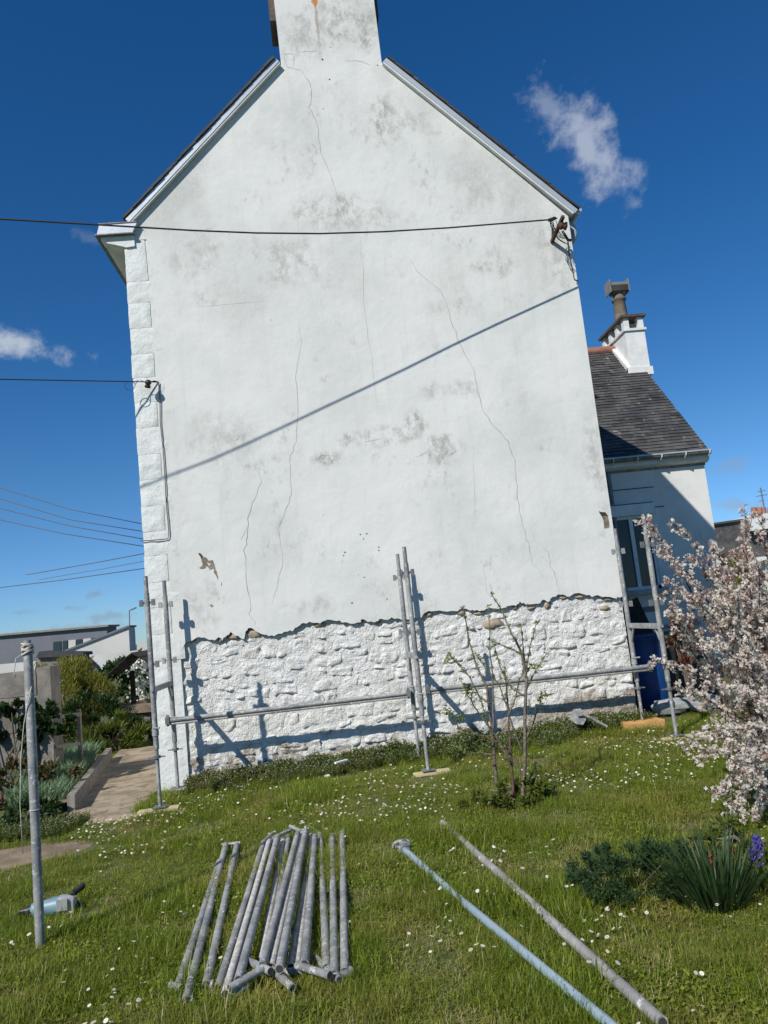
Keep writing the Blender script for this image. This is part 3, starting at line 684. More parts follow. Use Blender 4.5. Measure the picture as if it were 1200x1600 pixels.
# right rusty bracket with strain insulator
bk = thing('wire_bracket', 'rusty iron bracket with a brown insulator under the right end of the roof edge', 'wall bracket', (2.99, YW, 5.7))
b0 = at(862, 379, YW); b1 = at(880, 338, 8.02)
mb = MB(); mb.beam(b0 + Vector((0, .03, 0)), b1, .035, .035); mb.beam(b0 + Vector((0, -.004, -.02)), b0 + Vector((.03, -.004, .2)), .03, .012); mb.build('arm', M_RUST, bk)
ic = at(880, 353, 8.12)
mb = MB(); mb.lathe(ic - Vector((.05, 0, -.01)), [(.001, 0), (.03, 0), (.045, .02), (.045, .045), (.03, .055), (.045, .065), (.045, .09), (.001, .1)], 14, axis=(1, -.2, -.3)); mb.build('insulator', M_RUST, bk, smooth=True)
ic2 = at(882, 366, 8.25)
mb = MB(); mb.tube([ic2 + Vector((-.02, 0, .04)), ic2, ic2 + Vector((.03, 0, -.07)), ic2 + Vector((.07, 0, -.08))], .016, 8); mb.build('sleeve', M_BLACK, bk, smooth=True)
rw = random.Random(4)
for i in range(7):
    p0 = at(862 + rw.uniform(-4, 8), 345 + rw.uniform(-2, 4), 8.0); p1 = at(868 + rw.uniform(-6, 12), 368 + rw.uniform(-6, 12), 8.25); p2 = at(885 + rw.uniform(-6, 4), 372 + rw.uniform(-4, 10), 8.33)
    mb = MB(); pts = []
    for t in np.linspace(0, 1, 9): pts.append(p0 * (1 - t) ** 2 + p1 * 2 * t * (1 - t) + p2 * t * t + Vector((rw.uniform(-.006, .006), 0, rw.uniform(-.006, .006))))
    mb.tube(pts, .0035, 5); mb.build('loose_wire', M_CABLE, bk, smooth=True)
cable('drop_cable', 'thin cable running down from the rusty bracket along the right edge of the gable', [at(886, 372, YW - .02), at(889, 395, YW - .01), at(895, 425, YW - .008), at(897, 436, YW - .008), Vector((XR + .01, YW - .006, at(899, 440, YW).z))], .005, M_CABLEG)
wp = [at(870, 341, 7.98), at(862, 343, 7.89), at(700, 356, 7.67), at(600, 362, 7.53), at(500, 365, 7.38), at(400, 364, 7.23), at(300, 360, 7.08), at(200, 354, 6.93), at(100, 348, 6.79), at(0, 342, 6.66)]
wp += [Vector((-3.6, 6.43, 5.46)), Vector((-6, 5.9, 5.6)), Vector((-12, 4.6, 6.2))]
cable('overhead_wire', 'thick twisted overhead wire sagging right across the white gable below the roof', wp, .0085, M_CABLE)
cable('wire_clamp', 'short dark clamp gripping the twisted wire next to the rusty bracket', [at(858, 344, 7.9), at(867, 341, 7.96)], .02, M_BLACK, 'clamp')

# ------------------------------------------------------------------ scaffold frames
GF = 'three scaffold frames standing along the gable'
def make_frame():
    """local origin under the outer leg at z=0 (ground); inner leg at +Y .8"""
    root = thing('scaffold', '', 'scaffold frame', (0, 0, 0), GF)
    for s, (y) in ((0, 0.0), (1, .8)):
        z0 = .52 if s == 0 else .46
        mb = MB(); mb.tube([(0, y, z0), (0, y, 1.94)], .0245, 12)
        mb.tube([(0, y, 1.94), (0, y, 2.10)], .0195, 12)
        leg = mb.build('leg', M_GALV, root, smooth='auto')
        for zz in (1.85, 1.28):
            mb = MB(); mb.box((-.072, y - .012, zz - .03), (-.038, y + .012, zz + .03)); mb.box((.038, y - .012, zz - .03), (.072, y + .012, zz + .03)); mb.box((-.04, y - .006, zz - .012), (.04, y + .006, zz + .012))
            mb.build('wedge_bracket', M_GALV_DARK if s == 0 else M_GALV, leg)
        mb = MB(); mb.tube([(0, y, .64), (0, y, .70)], .031, 12); mb.tube([(-.02, y - .02, .71), (.05, y - .05, .71)], .008, 6); mb.build('collar', M_GALV, leg, smooth='auto')
        mb = MB(); mb.tube([(0, y, .02), (0, y, z0 + .05)], .0175, 10); jack = mb.build('base_jack', M_GALV, root, smooth='auto')
        mb = MB(); mb.lathe((0, y, z0 - .1 + .06 - .04), [(.0176, 0), (.033, 0), (.033, .022), (.0176, .022)], 12); mb.tube([(-.075, y, z0 - .07), (.075, y, z0 - .07)], .007, 6); mb.build('wing_nut', M_GALV_DARK, jack)
        mb = MB(); mb.box((-.06, y - .06, .012), (.06, y + .06, .02)); mb.build('base_plate', M_GALV_DARK, jack)
    mb = MB(); mb.beam((0, .0, 1.05), (0, .8, 1.05), .035, .05); mb.tube([(0, -.05, 1.05), (0, .0, 1.05)], .016, 8); mb.build('transom', M_GALV, root)
    for s in (0, 1):
        y0, y1 = (.0, .13) if s == 0 else (.8, .67)
        mb = MB(); mb.tube([(0, y0, .86), (0, y1, 1.04)], .012, 8); mb.build('gusset', M_GALV, root, smooth='auto')
    return root
FX = [-1.715, .735, 3.13]
LB = ['scaffold frame at the left corner of the gable, overlapping its painted edge', 'scaffold frame in the middle of the gable, behind the sapling', 'scaffold frame at the right corner, in front of the shaded window']
proto = make_frame()
for i, x in enumerate(FX):
    f = proto if i == 0 else copy_tree(proto)
    f.location = (x, 7.4, .10 + [0, .035, .075][i]); f['label'] = LB[i]
def rail(name, label, p0, p1, r=.0235):
    mb = MB(); mb.tube([p0, p1], r, 12); rt = thing(name, label, 'scaffold tube', p0, 'two horizontal rails joining the scaffold frames')
    o = mb.build('tube', M_GALV, rt, smooth='auto')
    d = (Vector(p1) - Vector(p0)).normalized()
    for p in (Vector(p0), Vector(p1)):
        mb = MB(); mb.obox(p, d * .012, (0, .015, 0), (0, 0, .055)); mb.box((p.x - .02, p.y - .03, p.z - .035), (p.x + .02, p.y + .03, p.z + .035)); mb.build('end_hook', M_GALV_DARK, rt)
    mb = MB(); q = Vector(p0).lerp(Vector(p1), .99); mb.tube([Vector(p0) + d * .02 + Vector((0, .0, -.036)), Vector(p1) - d * .02 + Vector((0, 0, -.036))], .0125, 8)
    mb.build('lower_bar', M_GALV, rt, smooth='auto')
ra = at(262, 1126, 8.12); rb = at(638, 1083, 8.12); rc = at(668, 1078, 8.12); rd = at(1016, 1041, 8.12)
rail('scaffold_rail', 'galvanised rail between the left and middle scaffold frames', ra, rb)
rail('scaffold_rail', 'galvanised rail between the middle and right scaffold frames', rc, rd)
def timber(name, label, c, lx, ly, lz, ang, m, grp=None, tilt=0):
    mb = MB(); ca, sa = math.cos(ang), math.sin(ang)
    mb.obox(c, (ca * lx / 2, sa * lx / 2, tilt * lx / 2), (-sa * ly / 2, ca * ly / 2, 0), (0, 0, lz / 2))
    o = mb.build(name, m, origin=c); bv = o.modifiers.new('b', 'BEVEL'); bv.width = .004; bv.segments = 2
    return tag(o, label, 'timber', grp)
GB = 'sole boards under the scaffold legs'
def onT(x, y, h): return Vector((x, y, T(x, y) + h))
timber('sole_board', 'pale yellow board under the outer foot of the left scaffold frame', (-1.73, 7.4, .088), .36, .12, .025, .08, M_YPLANK, GB)
timber('sole_board', 'pale yellow board under the outer foot of the middle scaffold frame', (.77, 7.4, .122), .34, .12, .025, .12, M_YPLANK, GB)
timber('sole_board', 'pale yellow board under the outer foot of the right scaffold frame, by the blossom', (3.2, 7.4, .165), .42, .12, .025, .12, M_YPLANK, GB)
rf = at(1003, 1133, 8.16)
timber('timber_block', 'thick orange timber block under the inner foot of the right scaffold frame', (3.10, 8.13, .20), .40, .2, .085, .07, M_OWOOD)

# single standing standard with rope
pl = thing('scaffold_pole', 'lone grey scaffold pole standing at the left with rope wound round its top', 'pole', (-1.702, 4.478, .06))
mb = MB(); mb.tube([(-1.702, 4.478, .02), (-1.702, 4.478, 1.60)], .0245, 14); mb.tube([(-1.702, 4.478, 1.6), (-1.702, 4.478, 1.672)], .0195, 14); mb.build('tube', M_GALV, pl, smooth='auto')
mb = MB(); pts = []
for i in range(90):
    a = i * .42; pts.append((-1.702 + .029 * math.cos(a), 4.478 + .029 * math.sin(a), 1.60 + .05 * i / 90 + .01 * math.sin(a * 1.3)))
mb.tube(pts, .006, 5)
mb.tube([(-1.73, 4.47, 1.60), (-1.76, 4.46, 1.58), (-1.775, 4.46, 1.50), (-1.765, 4.46, 1.48)], .003, 5)
mb.build('rope', M_ROPE, pl, smooth=True)
mb = MB(); mb.tube([(-1.68, 4.45, 1.42), (-1.70, 4.447, 1.34), (-1.733, 4.46, 1.22), (-1.755, 4.46, 1.05), (-1.77, 4.46, .8), (-1.765, 4.46, .55)], .0025, 5)
pts = [(-1.702 + .0265 * math.cos(a), 4.478 + .0265 * math.sin(a), .76 + .001 * a) for a in np.linspace(0, 6.3, 14)]; mb.tube(pts, .0025, 5)
mb.build('string', M_ROPE, pl, smooth=True)

# ------------------------------------------------------------------ pile of tubes on the grass
def P(X, Y, h=.045): # crop coordinates of the pile
    u, v = 250 + X / 3.4286, 1250 + Y / 3.4286
    p = atz(u, v, .06 + h); return p
GP = 'scaffold tubes lying on the lawn'
pile = [  # top, bottom, height, radius, material, label
    ((352, 240), (140, 1075), .035, 'g', 'upper tube of the leftmost pair of the pile, its foot reaching furthest forward'),
    ((318, 330), (98, 995), .03, 'g', 'leftmost tube of the whole pile, its head tucked behind its neighbour'),
    ((412, 240), (248, 990), .035, 'g', 'tube standing apart just right of the leftmost pair, with open grass on its right'),
    ((555, 228), (312, 1010), .035, 'g', 'leftmost tube of the main bundle'),
    ((590, 205), (350, 1040), .06, 's', 'pale tube reaching furthest forward in the main bundle'),
    ((628, 200), (420, 965), .09, 'g', 'grey tube lying high, third from the left in the main bundle'),
    ((660, 212), (545, 860), .035, 's', 'white speckled tube deep in the middle gap of the bundle'),
    ((688, 200), (590, 800), .03, 'g', 'thin dark tube at the bottom of the middle gap'),
    ((738, 178), (548, 890), .085, 'g', 'smooth grey tube just left of the rusty speckled one'),
    ((762, 168), (598, 895), .06, 's', 'rusty plaster speckled tube in the centre of the bundle'),
    ((780, 162), (640, 905), .095, 'g', 'uppermost smooth grey tube in the centre of the bundle'),
    ((800, 290), (700, 900), .035, 'g', 'shaded tube tucked right of the uppermost one'),
    ((812, 190), (738, 882), .035, 's', 'speckled tube between two grey ones right of the centre'),
    ((830, 195), (775, 880), .07, 'g', 'grey tube right of the centre ending at the long crossbar'),
    ((858, 185), (893, 900), .035, 'g', 'third tube from the right end of the pile'),
    ((922, 190), (935, 935), .04, 'g', 'second tube from the right end of the pile'),
    ((977, 175), (990, 920), .045, 'g', 'rightmost tube of the pile with a stubby crossbar at its foot')]
bars_bot = {0: ((108, 1085), (180, 1068)), 1: ((60, 990), (118, 1010)), 2: ((235, 990), (290, 985)), 3: ((305, 1020), (425, 905)), 4: ((370, 1052), (468, 993)), 5: ((372, 1010), (545, 908)), 8: ((468, 862), (592, 918)), 9: ((598, 902), (712, 1008)),
            11: ((652, 925), (765, 915)), 13: ((733, 885), (910, 940)), 14: ((825, 838), (915, 925)), 15: ((880, 880), (962, 965)), 16: ((968, 945), (1026, 910))}
bars_top = {0: ((330, 240), (432, 230)), 3: ((550, 228), (606, 176)), 5: ((606, 202), (700, 160)), 8: ((697, 140), (755, 167)), 14: ((795, 140), (865, 186)), 15: ((870, 142), (928, 195)), 16: ((935, 190), (988, 160)), 13: ((700, 142), (745, 160))}
for i, (t, b_, h, mt, lab) in enumerate(pile):
    p0, p1 = P(*t, h), P(*b_, h)
    r = .0198 if mt == 'g' else .019; h = max(.02, h - .015)
    rt = thing('scaffold_tube', lab, 'scaffold tube', p1, GP)
    mid = p0.lerp(p1, .5) - Vector((0, 0, .004))
    mb = MB(); mb.tube([p0, mid, p1], r, 12, cap=True); mb.bore(p1, mid, r); mb.bore(p0, mid, r); mb.build('tube', [M_GALV if mt == 'g' else M_SPLASH, M_HOLE], rt, smooth='auto')
    if i in bars_bot:
        a, c = P(*bars_bot[i][0], h + .005), P(*bars_bot[i][1], h + .01)
        mb = MB(); mb.tube([a, c], .017, 12); mb.bore(a, c, .017); mb.bore(c, a, .017); mb.build('crossbar', [M_GALV, M_HOLE], rt, smooth='auto')
    if i in bars_top:
        a, c = P(*bars_top[i][0], h + .005), P(*bars_top[i][1], h + .01)
        mb = MB(); mb.tube([a, c], .0125, 10); mb.build('end_bar', M_GALV, rt, smooth='auto')

# two long tubes to the right
bl = thing('scaffold_tube', 'long pale blue tube with a coupler at its far end lying across the lawn', 'scaffold tube', atz(622, 1322, .11), 'long single tubes on the lawn')
p0 = atz(630, 1326, .10); p1 = atz(950, 1598, .10); d = (p1 - p0); p1 = p0 + d * 1.25
mb = MB(); mb.tube([p0, p0 + d * .4 - Vector((0, 0, .012)), p0 + d, p1], .0205, 14); mb.build('tube', M_BLUETUBE, bl, smooth='auto')
dn = d.normalized(); sd = dn.cross(Vector((0, 0, 1)))
cp = MB(); cp.tube([p0 - dn * .01, p0 + dn * .045], .033, 12); cp.obox(p0 + dn * .02 + Vector((0, 0, .035)), dn * .028, sd * .02, (0, 0, .01)); cp.tube([p0 - dn * .0 - sd * .05, p0 + sd * .05 + Vector((0, 0, .02))], .010, 8)
pts = [p0 - dn * .05 + sd * .045 * math.cos(a) + Vector((0, 0, .04 * math.sin(a))) - dn * .02 * math.cos(a * 2) for a in np.linspace(0, 5.2, 14)]
cp.tube(pts, .013, 8); cp.obox(p0 - dn * .06 - sd * .05, dn * .02, sd * .012, (0, 0, .03)); cp.build('coupler', M_GALV, bl, smooth='auto')
gt = thing('scaffold_tube', 'long weathered grey tube lying to the right of the pale blue one', 'scaffold tube', atz(693, 1285, .1), 'long single tubes on the lawn')
p0 = atz(692, 1286, .10); p1 = atz(1035, 1598, .10); d = p1 - p0
mb = MB(); mb.tube([p0, p0 + d * .45 + Vector((.008, 0, -.006)), p1 + Vector((0, 0, 0))], .0235, 14); mb.build('tube', M_OLDTUBE, gt, smooth='auto')
dn = d.normalized(); mb = MB(); mb.tube([p1 - dn * .002, p1 + dn * .0015], .0165, 14); mb.build('hollow_end', M_HOLE, gt)

# ------------------------------------------------------------------ angle grinder
gc = atz(88, 1413, .12); gr = thing('angle_grinder', 'teal and silver angle grinder lying in the grass behind the lone pole', 'power tool', gc)
ax = (atz(128, 1405, .12) - atz(62, 1415, .12)).normalized(); ay = Vector((0, 0, 1)).cross(ax); az = Vector((0, 0, 1))
o = atz(92, 1414, .108)
mb = MB(); mb.lathe(o - ax * .155, [(.001, 0), (.022, .0), (.03, .02), (.028, .06), (.031, .09), (.036, .13), (.037, .155), (.001, .155)], 14, axis=ax); mb.build('motor_housing', M_GRINDBLUE, gr, smooth='auto')
mb = MB(); mb.lathe(o - ax * .27, [(.001, .05), (.008, .05), (.011, .07), (.015, .09), (.02, .115), (.001, .115)], 12, axis=ax); mb.build('rear_grip', M_DARKP, gr, smooth='auto')
mb = MB(); mb.lathe(o - ax * .002, [(.037, 0), (.040, .02), (.036, .05), (.026, .085), (.001, .095)], 10, axis=ax); mb.obox(o + ax * .055 - az * .01 - ay * .0, ax * .034, ay * .03, az * .03)
mb.obox(o + ax * .03 - ay * .035 + az * .01, ax * .03, ay * .008, az * .02); mb.build('gear_head', M_ALLOY, gr, smooth='auto')
mb = MB(); mb.lathe(o + ax * .06 - az * .055 - ay * .01, [(.001, 0), (.062, .0), (.064, .004), (.06, .008), (.001, .008)], 22, axis=(az * .8 - ay * .5)); mb.build('disc', M_DARKP, gr, smooth='auto')
mb = MB()
cg = o + ax * .06 - az * .045 - ay * .01; az2 = (az * .8 - ay * .5).normalized(); ux = az2.orthogonal().normalized(); uy = az2.cross(ux)
gp_ = [cg + (ux * math.cos(a) + uy * math.sin(a)) * .068 for a in np.linspace(-1.0, 2.2, 12)]
for a, b in zip(gp_[:-1], gp_[1:]): mb.beam(a, b, .004, .03, up=az2)
mb.build('guard', M_ALLOY, gr)
mb = MB(); mb.lathe(o + ax * .045 + az * .02 + ay * .03, [(.008, 0), (.009, .02), (.016, .025), (.013, .045), (.015, .075), (.013, .09), (.001, .095)], 12, axis=(ay * .5 + ax * .75 + az * .25)); mb.build('side_handle', M_BLACK, gr, smooth='auto')
mb = MB(); q = o - ax * .215; pts = [q, q - ax * .05 + az * -.02, q - ax * .12 - az * .045, q - ax * .25 - ay * .03 - az * .06, q - ax * .4 - ay * .1 - az * .065]; mb.tube(pts, .004, 6); mb.build('power_cord', M_BLACK, gr, smooth=True)
gr.scale = (1.0, 1.4, 1.5)

# ------------------------------------------------------------------ grey plate with tube leaning at the wall
pp = at(904, 1120, 8.12); dp = thing('metal_plate', 'grey six sided metal plate on a short tube leaning at the foot of the wall', 'metal plate', pp)
mb = MB(); hexp = []
for a, rr in zip(np.linspace(.3, 2 * PI + .3, 9)[:-1], (.082, .09, .085, .09, .09, .08, .09, .08)): hexp.append(pp + Vector((rr * math.cos(a), .03 * math.sin(a), rr * .95 * math.sin(a))))
mb.prism(hexp[::-1], (0, .012, .0)); mb.build('plate', M_GALV, dp)
mb = MB(); mb.tube([pp + Vector((.03, -.03, .03)), pp + Vector((.12, -.04, -.02)), pp + Vector((.26, -.08, -.12))], .014, 10); mb.box((pp.x - .01, pp.y - .03, pp.z + .01), (pp.x + .04, pp.y - .0, pp.z + .05)); mb.build('tube', M_GALV, dp, smooth='auto')

# ------------------------------------------------------------------ neighbour house
YN = 11.75; NXR = 6.08
nh = thing('house', 'lower white house behind on the right with a dark slate roof, half in shadow', 'house', (4.7, YN, 0))
RY, RZ = 14.0, 6.17; EZ = 3.76
mb = MB(); mb.prism([(NXR, YN, -.1), (NXR, 2 * RY - YN, -.1), (NXR, 2 * RY - YN, EZ - .02), (NXR, RY, RZ - .12), (NXR, YN, EZ - .02)], (-(NXR - XR) + .02, 0, 0)); mb.build('wall', M_HOUSE2, nh)
sl_ = (RZ - EZ) / (RY - YN)
# roof deck then slates
dk = MB(); x0, x1 = XR + .03, NXR + .035
yo = YN - .13; zo = EZ - .13 * sl_ + .03
dk.prism([(x1, yo, zo), (x1, RY, RZ), (x1, 2 * RY - yo, zo), (x1, 2 * RY - yo, zo - .06), (x1, RY, RZ - .06), (x1, yo, zo - .06)], (x0 - x1, 0, 0)); dk.build('roof', M_SLATE2, nh)
SL = math.hypot(RY - yo, RZ - zo); nr = 40; dvec = Vector((0, RY - yo, RZ - zo)).normalized(); nv = Vector((0, -dvec.z, dvec.y))
sb = MB(); r = random.Random(8)
for k in range(nr):
    s0 = SL * k / nr; xx = x0 + (.11 if k % 2 else 0) - .1
    while xx < x1:
        wdt = .2 + r.uniform(-.015, .01); a = max(xx, x0); b = min(xx + wdt - .004, x1 + .006)
        if b > a + .02:
            lo = Vector((0, yo, zo)) + dvec * (s0 - .01 + r.uniform(-.006, .006)) + nv * (.018 + r.uniform(0, .006)); hi = Vector((0, yo, zo)) + dvec * min(SL, (s0 + SL / nr * 1.2)) + nv * .004
            t = nv * .008
            vs = [(a, lo.y, lo.z), (b, lo.y, lo.z), (b, hi.y, hi.z), (a, hi.y, hi.z)]
            vs2 = [(v[0], v[1] - t.y, v[2] - t.z) for v in vs]
            sb.add(vs + vs2, [(0, 1, 2, 3), (4, 5, 1, 0), (5, 6, 2, 1), (7, 4, 0, 3)], r.choice([0, 0, 0, 0, 1, 2]))
        xx += wdt
M_SLATE3 = mat('light_slate', (.075, .072, .066), (.055, .054, .052), 5, .65, bs=.4, c3=(.25, .24, .21), c3amt=.58)
M_SLATE4 = mat('dark_slate', (.036, .037, .038), (.055, .054, .052), 5, .6, bs=.4)
tag(sb.build('slates', [M_SLATE2, M_SLATE3, M_SLATE4], nh), kind='stuff')
xx = x0
while xx < 5.84:
    mb = MB(); pts = [(xx, RY, RZ + .005), (min(xx + .33, 5.86), RY, RZ + .015)]; mb.tube(pts, [.085, .078], 12); mb.build('ridge_tile', M_TERRA, nh, smooth='auto'); xx += .31
# gutter, fascia, band
gz = zo - .015
mb = MB(); mb.prism([(XR + .03, YN - .105, gz - .045), (XR + .03, YN - .10, gz - .125), (XR + .03, YN - .02, gz - .16), (XR + .03, YN + .01, gz - .16), (XR + .03, YN + .01, gz - .045)], (NXR - XR + .02, 0, 0)); mb.build('cornice', M_WHITE, nh)
mb = MB(); mb.prism([(XR + .03, yo - .03 + .045 * math.cos(a), gz + .06 * math.sin(a)) for a in np.linspace(0, -PI, 10)][::-1] , (NXR - XR + .02, 0, 0)); mb.build('gutter', M_GALV_DARK, nh, smooth='auto')
mb = MB(); mb.box((XR + .03, yo - .085, gz - .004), (NXR + .05, yo - .075, gz + .018)); mb.build('gutter_lip', M_ZINC, nh)
for i in range(6):
    x = 4.15 + i * .39; mb = MB(); mb.tube([(x, YN - .12, gz - .10), (x, yo - .03, gz - .075), (x, yo - .083, gz - .04), (x, yo - .09, gz + .0)], .010, 6); mb.build('gutter_bracket', M_WHITE, nh)
mb = MB(); mb.box((XR + .03, YN - .012, gz - .20), (NXR + .015, YN + .01, gz - .162)); mb.build('band', M_GREYWOOD, nh)
# window with shutter box
wx0, wx1 = at(960, 860, YN).x, at(1018, 850, YN).x + .04; wz0, wz1 = at(1000, 925, YN).z + .03, at(990, 806, YN).z
wx0 -= .35
mb = MB(); mb.box((wx0, YN - .004, wz0), (wx1, YN + .0, wz1)); mb.build('window_recess', M_HOLE, nh)
fr = MB()
for (a, b, c, d) in [(wx0, wx0 + .05, wz0, wz1), (wx1 - .05, wx1, wz0, wz1), (wx0, wx1, wz1 - .05, wz1), (wx0, wx1, wz0, wz0 + .05)]: fr.box((a, YN - .045 - .001 * (c == wz0), c), (b, YN - .005, d))
xm = at(990, 860, YN).x; fr.box((xm - .03, YN - .05, wz0), (xm + .03, YN - .006, wz1))
wf = fr.build('window_frame', M_WHITE, nh)
for (a, b) in ((wx0 + .05, xm - .03), (xm + .03, wx1 - .05)):
    mb = MB(); mb.box((a, YN - .018, wz0 + .05), (b, YN - .012, wz1 - .05)); mb.build('pane', M_GLASS, wf)
mb = MB(); mb.box((wx0 - .08, YN - .10, wz1 + .0), (wx1 + .06, YN - .0, wz1 + .17)); mb.build('shutter_box', M_WHITE, nh)
mb = MB(); mb.box((wx1 + .0, YN - .06, wz0), (wx1 + .07, YN - .001, wz1)); mb.build('shutter_rail', M_WHITE, nh)
mb = MB(); mb.box((wx0 - .08, YN - .12, wz0 - .07), (wx1 + .12, YN, wz0 - .005)); mb.build('sill', M_CONC2, nh)
for zz in (wz1 + .42, ): 
    mb = MB(); mb.box((XR + .03, YN - .012, zz), (5.2, YN + .01, zz + .012)); mb.build('wall_cable', M_CABLE, nh)
mb = MB(); mb.box((wx0 - .1, YN - .014, wz1 + .185), (wx1 + .08, YN + .01, wz1 + .195)); mb.box((wx1 + .1, YN - .014, wz1 + .1), (wx1 + .25, YN + .01, wz1 + .112)); mb.build('wall_cable', M_CABLE, nh)
mb = MB(); mb.box((XR + .03, YN - .03, wz0 - .62), (5.6, YN + .01, wz0 - .57)); mb.build('band', M_CONC2, nh)
mb = MB(); q = at(1013, 952, YN); mb.box((q.x - .12, YN - .012, q.z - .04), (q.x + .12, YN + .01, q.z + .04)); mb.build('vent_grille', M_GALV_DARK, nh)
dpx = at(952, 770, YN).x
mb = MB(); mb.tube([(dpx, YN - .06, 3.45), (dpx, YN - .06, .1)], .035, 10); mb.build('downpipe', M_GALV_DARK, nh, smooth='auto')
# chimney of neighbour
cx0, cx1, cy0, cy1, ct = 5.84, 6.215, 13.4, 14.55, 6.33
mb = MB(); mb.box((cx0, cy0, 5.2), (cx1, cy1, ct - .01)); ch = mb.build('chimney', M_WHITE, nh)
mb = MB(); mb.box((cx0 - .03, cy0 - .03, ct - .01), (cx1 + .03, cy1 + .03, ct + .035)); mb.build('chimney_ledge', M_WHITE, ch)
zt = ct + .035
mb = MB()
for (yy) in (cy0, cy0 + .34, cy0 + .68, cy1 - .12):
    for xx in ((cx0, cx0 + .10), (cx1 - .10, cx1)): mb = MB(); mb.box((xx[0], yy, zt), (xx[1], yy + .12, zt + .215)); mb.build('chimney_pillar', M_WHITE, ch)
mb = MB(); mb.box((cx0 + .1, cy0 + .35, zt), (cx1 - .1, cy1 - .15, zt + .2)); mb.build('flue_core', M_HOLE, ch)
mb = MB(); mb.box((cx0 - .05, cy0 - .05, zt + .215), (cx1 + .05, cy1 + .05, zt + .26)); mb.build('chimney_slab', M_BROWNCLAD, ch)
mb = MB(); mb.prism([(cx0 - .07, cy0 - .04, 5.62), (cx0 - .07, cy0 - .04, 5.50), (cx0 - .07, RY + .02, 6.17), (cx0 - .07, RY + .02, 6.27)][::-1], (.075, 0, 0)); mb.box((cx0 - .07, cy0 - .045, 5.46), (cx1 + .03, cy0 + .01, 5.61)); mb.build('mortar_flashing', M_WHITE, ch)
px_, py_ = (cx0 + cx1) / 2 - .03, cy0 + .42
mb = MB(); mb.lathe((px_, py_, zt + .26), [(.13, 0), (.11, .42), (.125, .44), (.14, .46), (.14, .49), (.11, .50), (.09, .60), (.001, .6)], 16); mb.build('chimney_pot', M_STACK, ch, smooth='auto')
# louvred box cowl
cz = zt + .26 + .60
mb = MB(); mb.obox((px_ + .0, py_, cz + .13), (.17, 0, 0), (0, .11, 0), (0, 0, .065)); mb.obox((px_, py_, cz + .03), (.13, 0, 0), (0, .1, 0), (0, 0, .04)); mb.build('cowl', M_STEELBOX, ch)
mb = MB(); mb.obox((px_ - .18, py_, cz + .12), (.010, .0, 0), (0, .14, 0), (0, 0, .125)); mb.obox((px_ + .18, py_, cz + .12), (.010, .0, 0), (0, .14, 0), (0, 0, .125)); mb.build('cowl_flap', M_STEELBOX, ch)
mb = MB(); mb.obox((px_, py_ - .125, cz + .07), (.165, 0, 0), (0, .012, 0), (0, 0, .06)); mb.build('cowl_opening', M_HOLE, ch)

# yard between the houses
yd = MB(); yd.box((XR + .02, 9.3, -.02), (7.5, YN - .01, .135)); tag(yd.build('yard', M_CONC), kind='structure')
bq = at(1020, 1120, 9.2)
ba = thing('water_butt', 'tall blue plastic water butt in the shade between the two houses', 'barrel', (3.72, 9.35, .1))
mb = MB(); mb.lathe((3.72, 9.35, .12), [(.001, 0), (.20, 0), (.225, .1), (.235, .4), (.225, .75), (.21, .84), (.215, .87), (.2, .89), (.001, .895)], 28); mb.build('body', M_BLUE, ba, smooth='auto')
mb = MB(); mb.lathe((3.72, 9.35, 1.015), [(.001, .02), (.2, .02), (.22, .0), (.22, -.03)], 28); mb.build('lid', M_BLUE, ba, smooth='auto')
# bin-shaped black box standing in for a dark void, leaning sheet, cinder block
bn = thing('dark_void_box', 'bin shaped black box standing in for the dark void right of the blue water butt', 'bin', (4.25, 9.7, .1))
mb = MB(); a0, a1 = .22, .27; mb.add([(4.25 - a0, 9.7 - a0, .13), (4.25 + a0, 9.7 - a0, .13), (4.25 + a0, 9.7 + a0, .13), (4.25 - a0, 9.7 + a0, .13), (4.25 - a1, 9.7 - a1, .95), (4.25 + a1, 9.7 - a1, .95), (4.25 + a1, 9.7 + a1, .95), (4.25 - a1, 9.7 + a1, .95)],
      [(0, 3, 2, 1), (4, 5, 6, 7), (0, 1, 5, 4), (1, 2, 6, 5), (2, 3, 7, 6), (3, 0, 4, 7)]); mb.build('body', M_DARKP, bn)
mb = MB(); mb.prism([(4.25 - .29, 9.7 - .3, .95), (4.25 + .29, 9.7 - .3, .95), (4.25 + .29, 9.7 - .28, 1.0), (4.25 - .29, 9.7 - .28, 1.0)], (0, .58, .02)); mb.build('lid', M_DARKP, bn)
mb = MB(); mb.obox((4.35, 11.35, .78), (.35, 0, .12), (0, .012, .002), (-.1, .2, .58)); tag(mb.build('leaning_board', M_DKWOOD, origin=(4.35, 11.2, .1)), 'dark board leaning against the shaded wall under the window', 'board')
cbk = at(1072, 1128, 8.75); cb = MB(); c = Vector((3.78, 8.72, .235))
cbo = thing('concrete_block', 'hollow concrete block lying in the grass beyond the right scaffold frame', 'concrete block', (c.x, c.y, .16))
cb.box((c.x - .25, c.y - .1, c.z + .06), (c.x + .25, c.y + .1, c.z + .09)); cb.box((c.x - .25, c.y - .1, c.z - .09), (c.x + .25, c.y + .1, c.z - .06))
for xx in (-.25, -.02, .21): cb.box((c.x + xx, c.y - .099, c.z - .06), (c.x + xx + .04, c.y + .099, c.z + .06))
cb.build('shell', M_CONC2, cbo); mb = MB(); mb.box((c.x - .2, c.y + .05, c.z - .055), (c.x + .2, c.y + .07, c.z + .055)); mb.build('web', M_CONC, cbo)
mb = MB(); rock(mb, (3.62, 8.6, .28), .2, 1.2, .5, .45, 4); tag(mb.build('rubble_stone', M_CONC2, smooth=False, origin=(3.62, 8.6, .16)), 'grey stone lying on the lawn next to the hollow concrete block', 'stone')
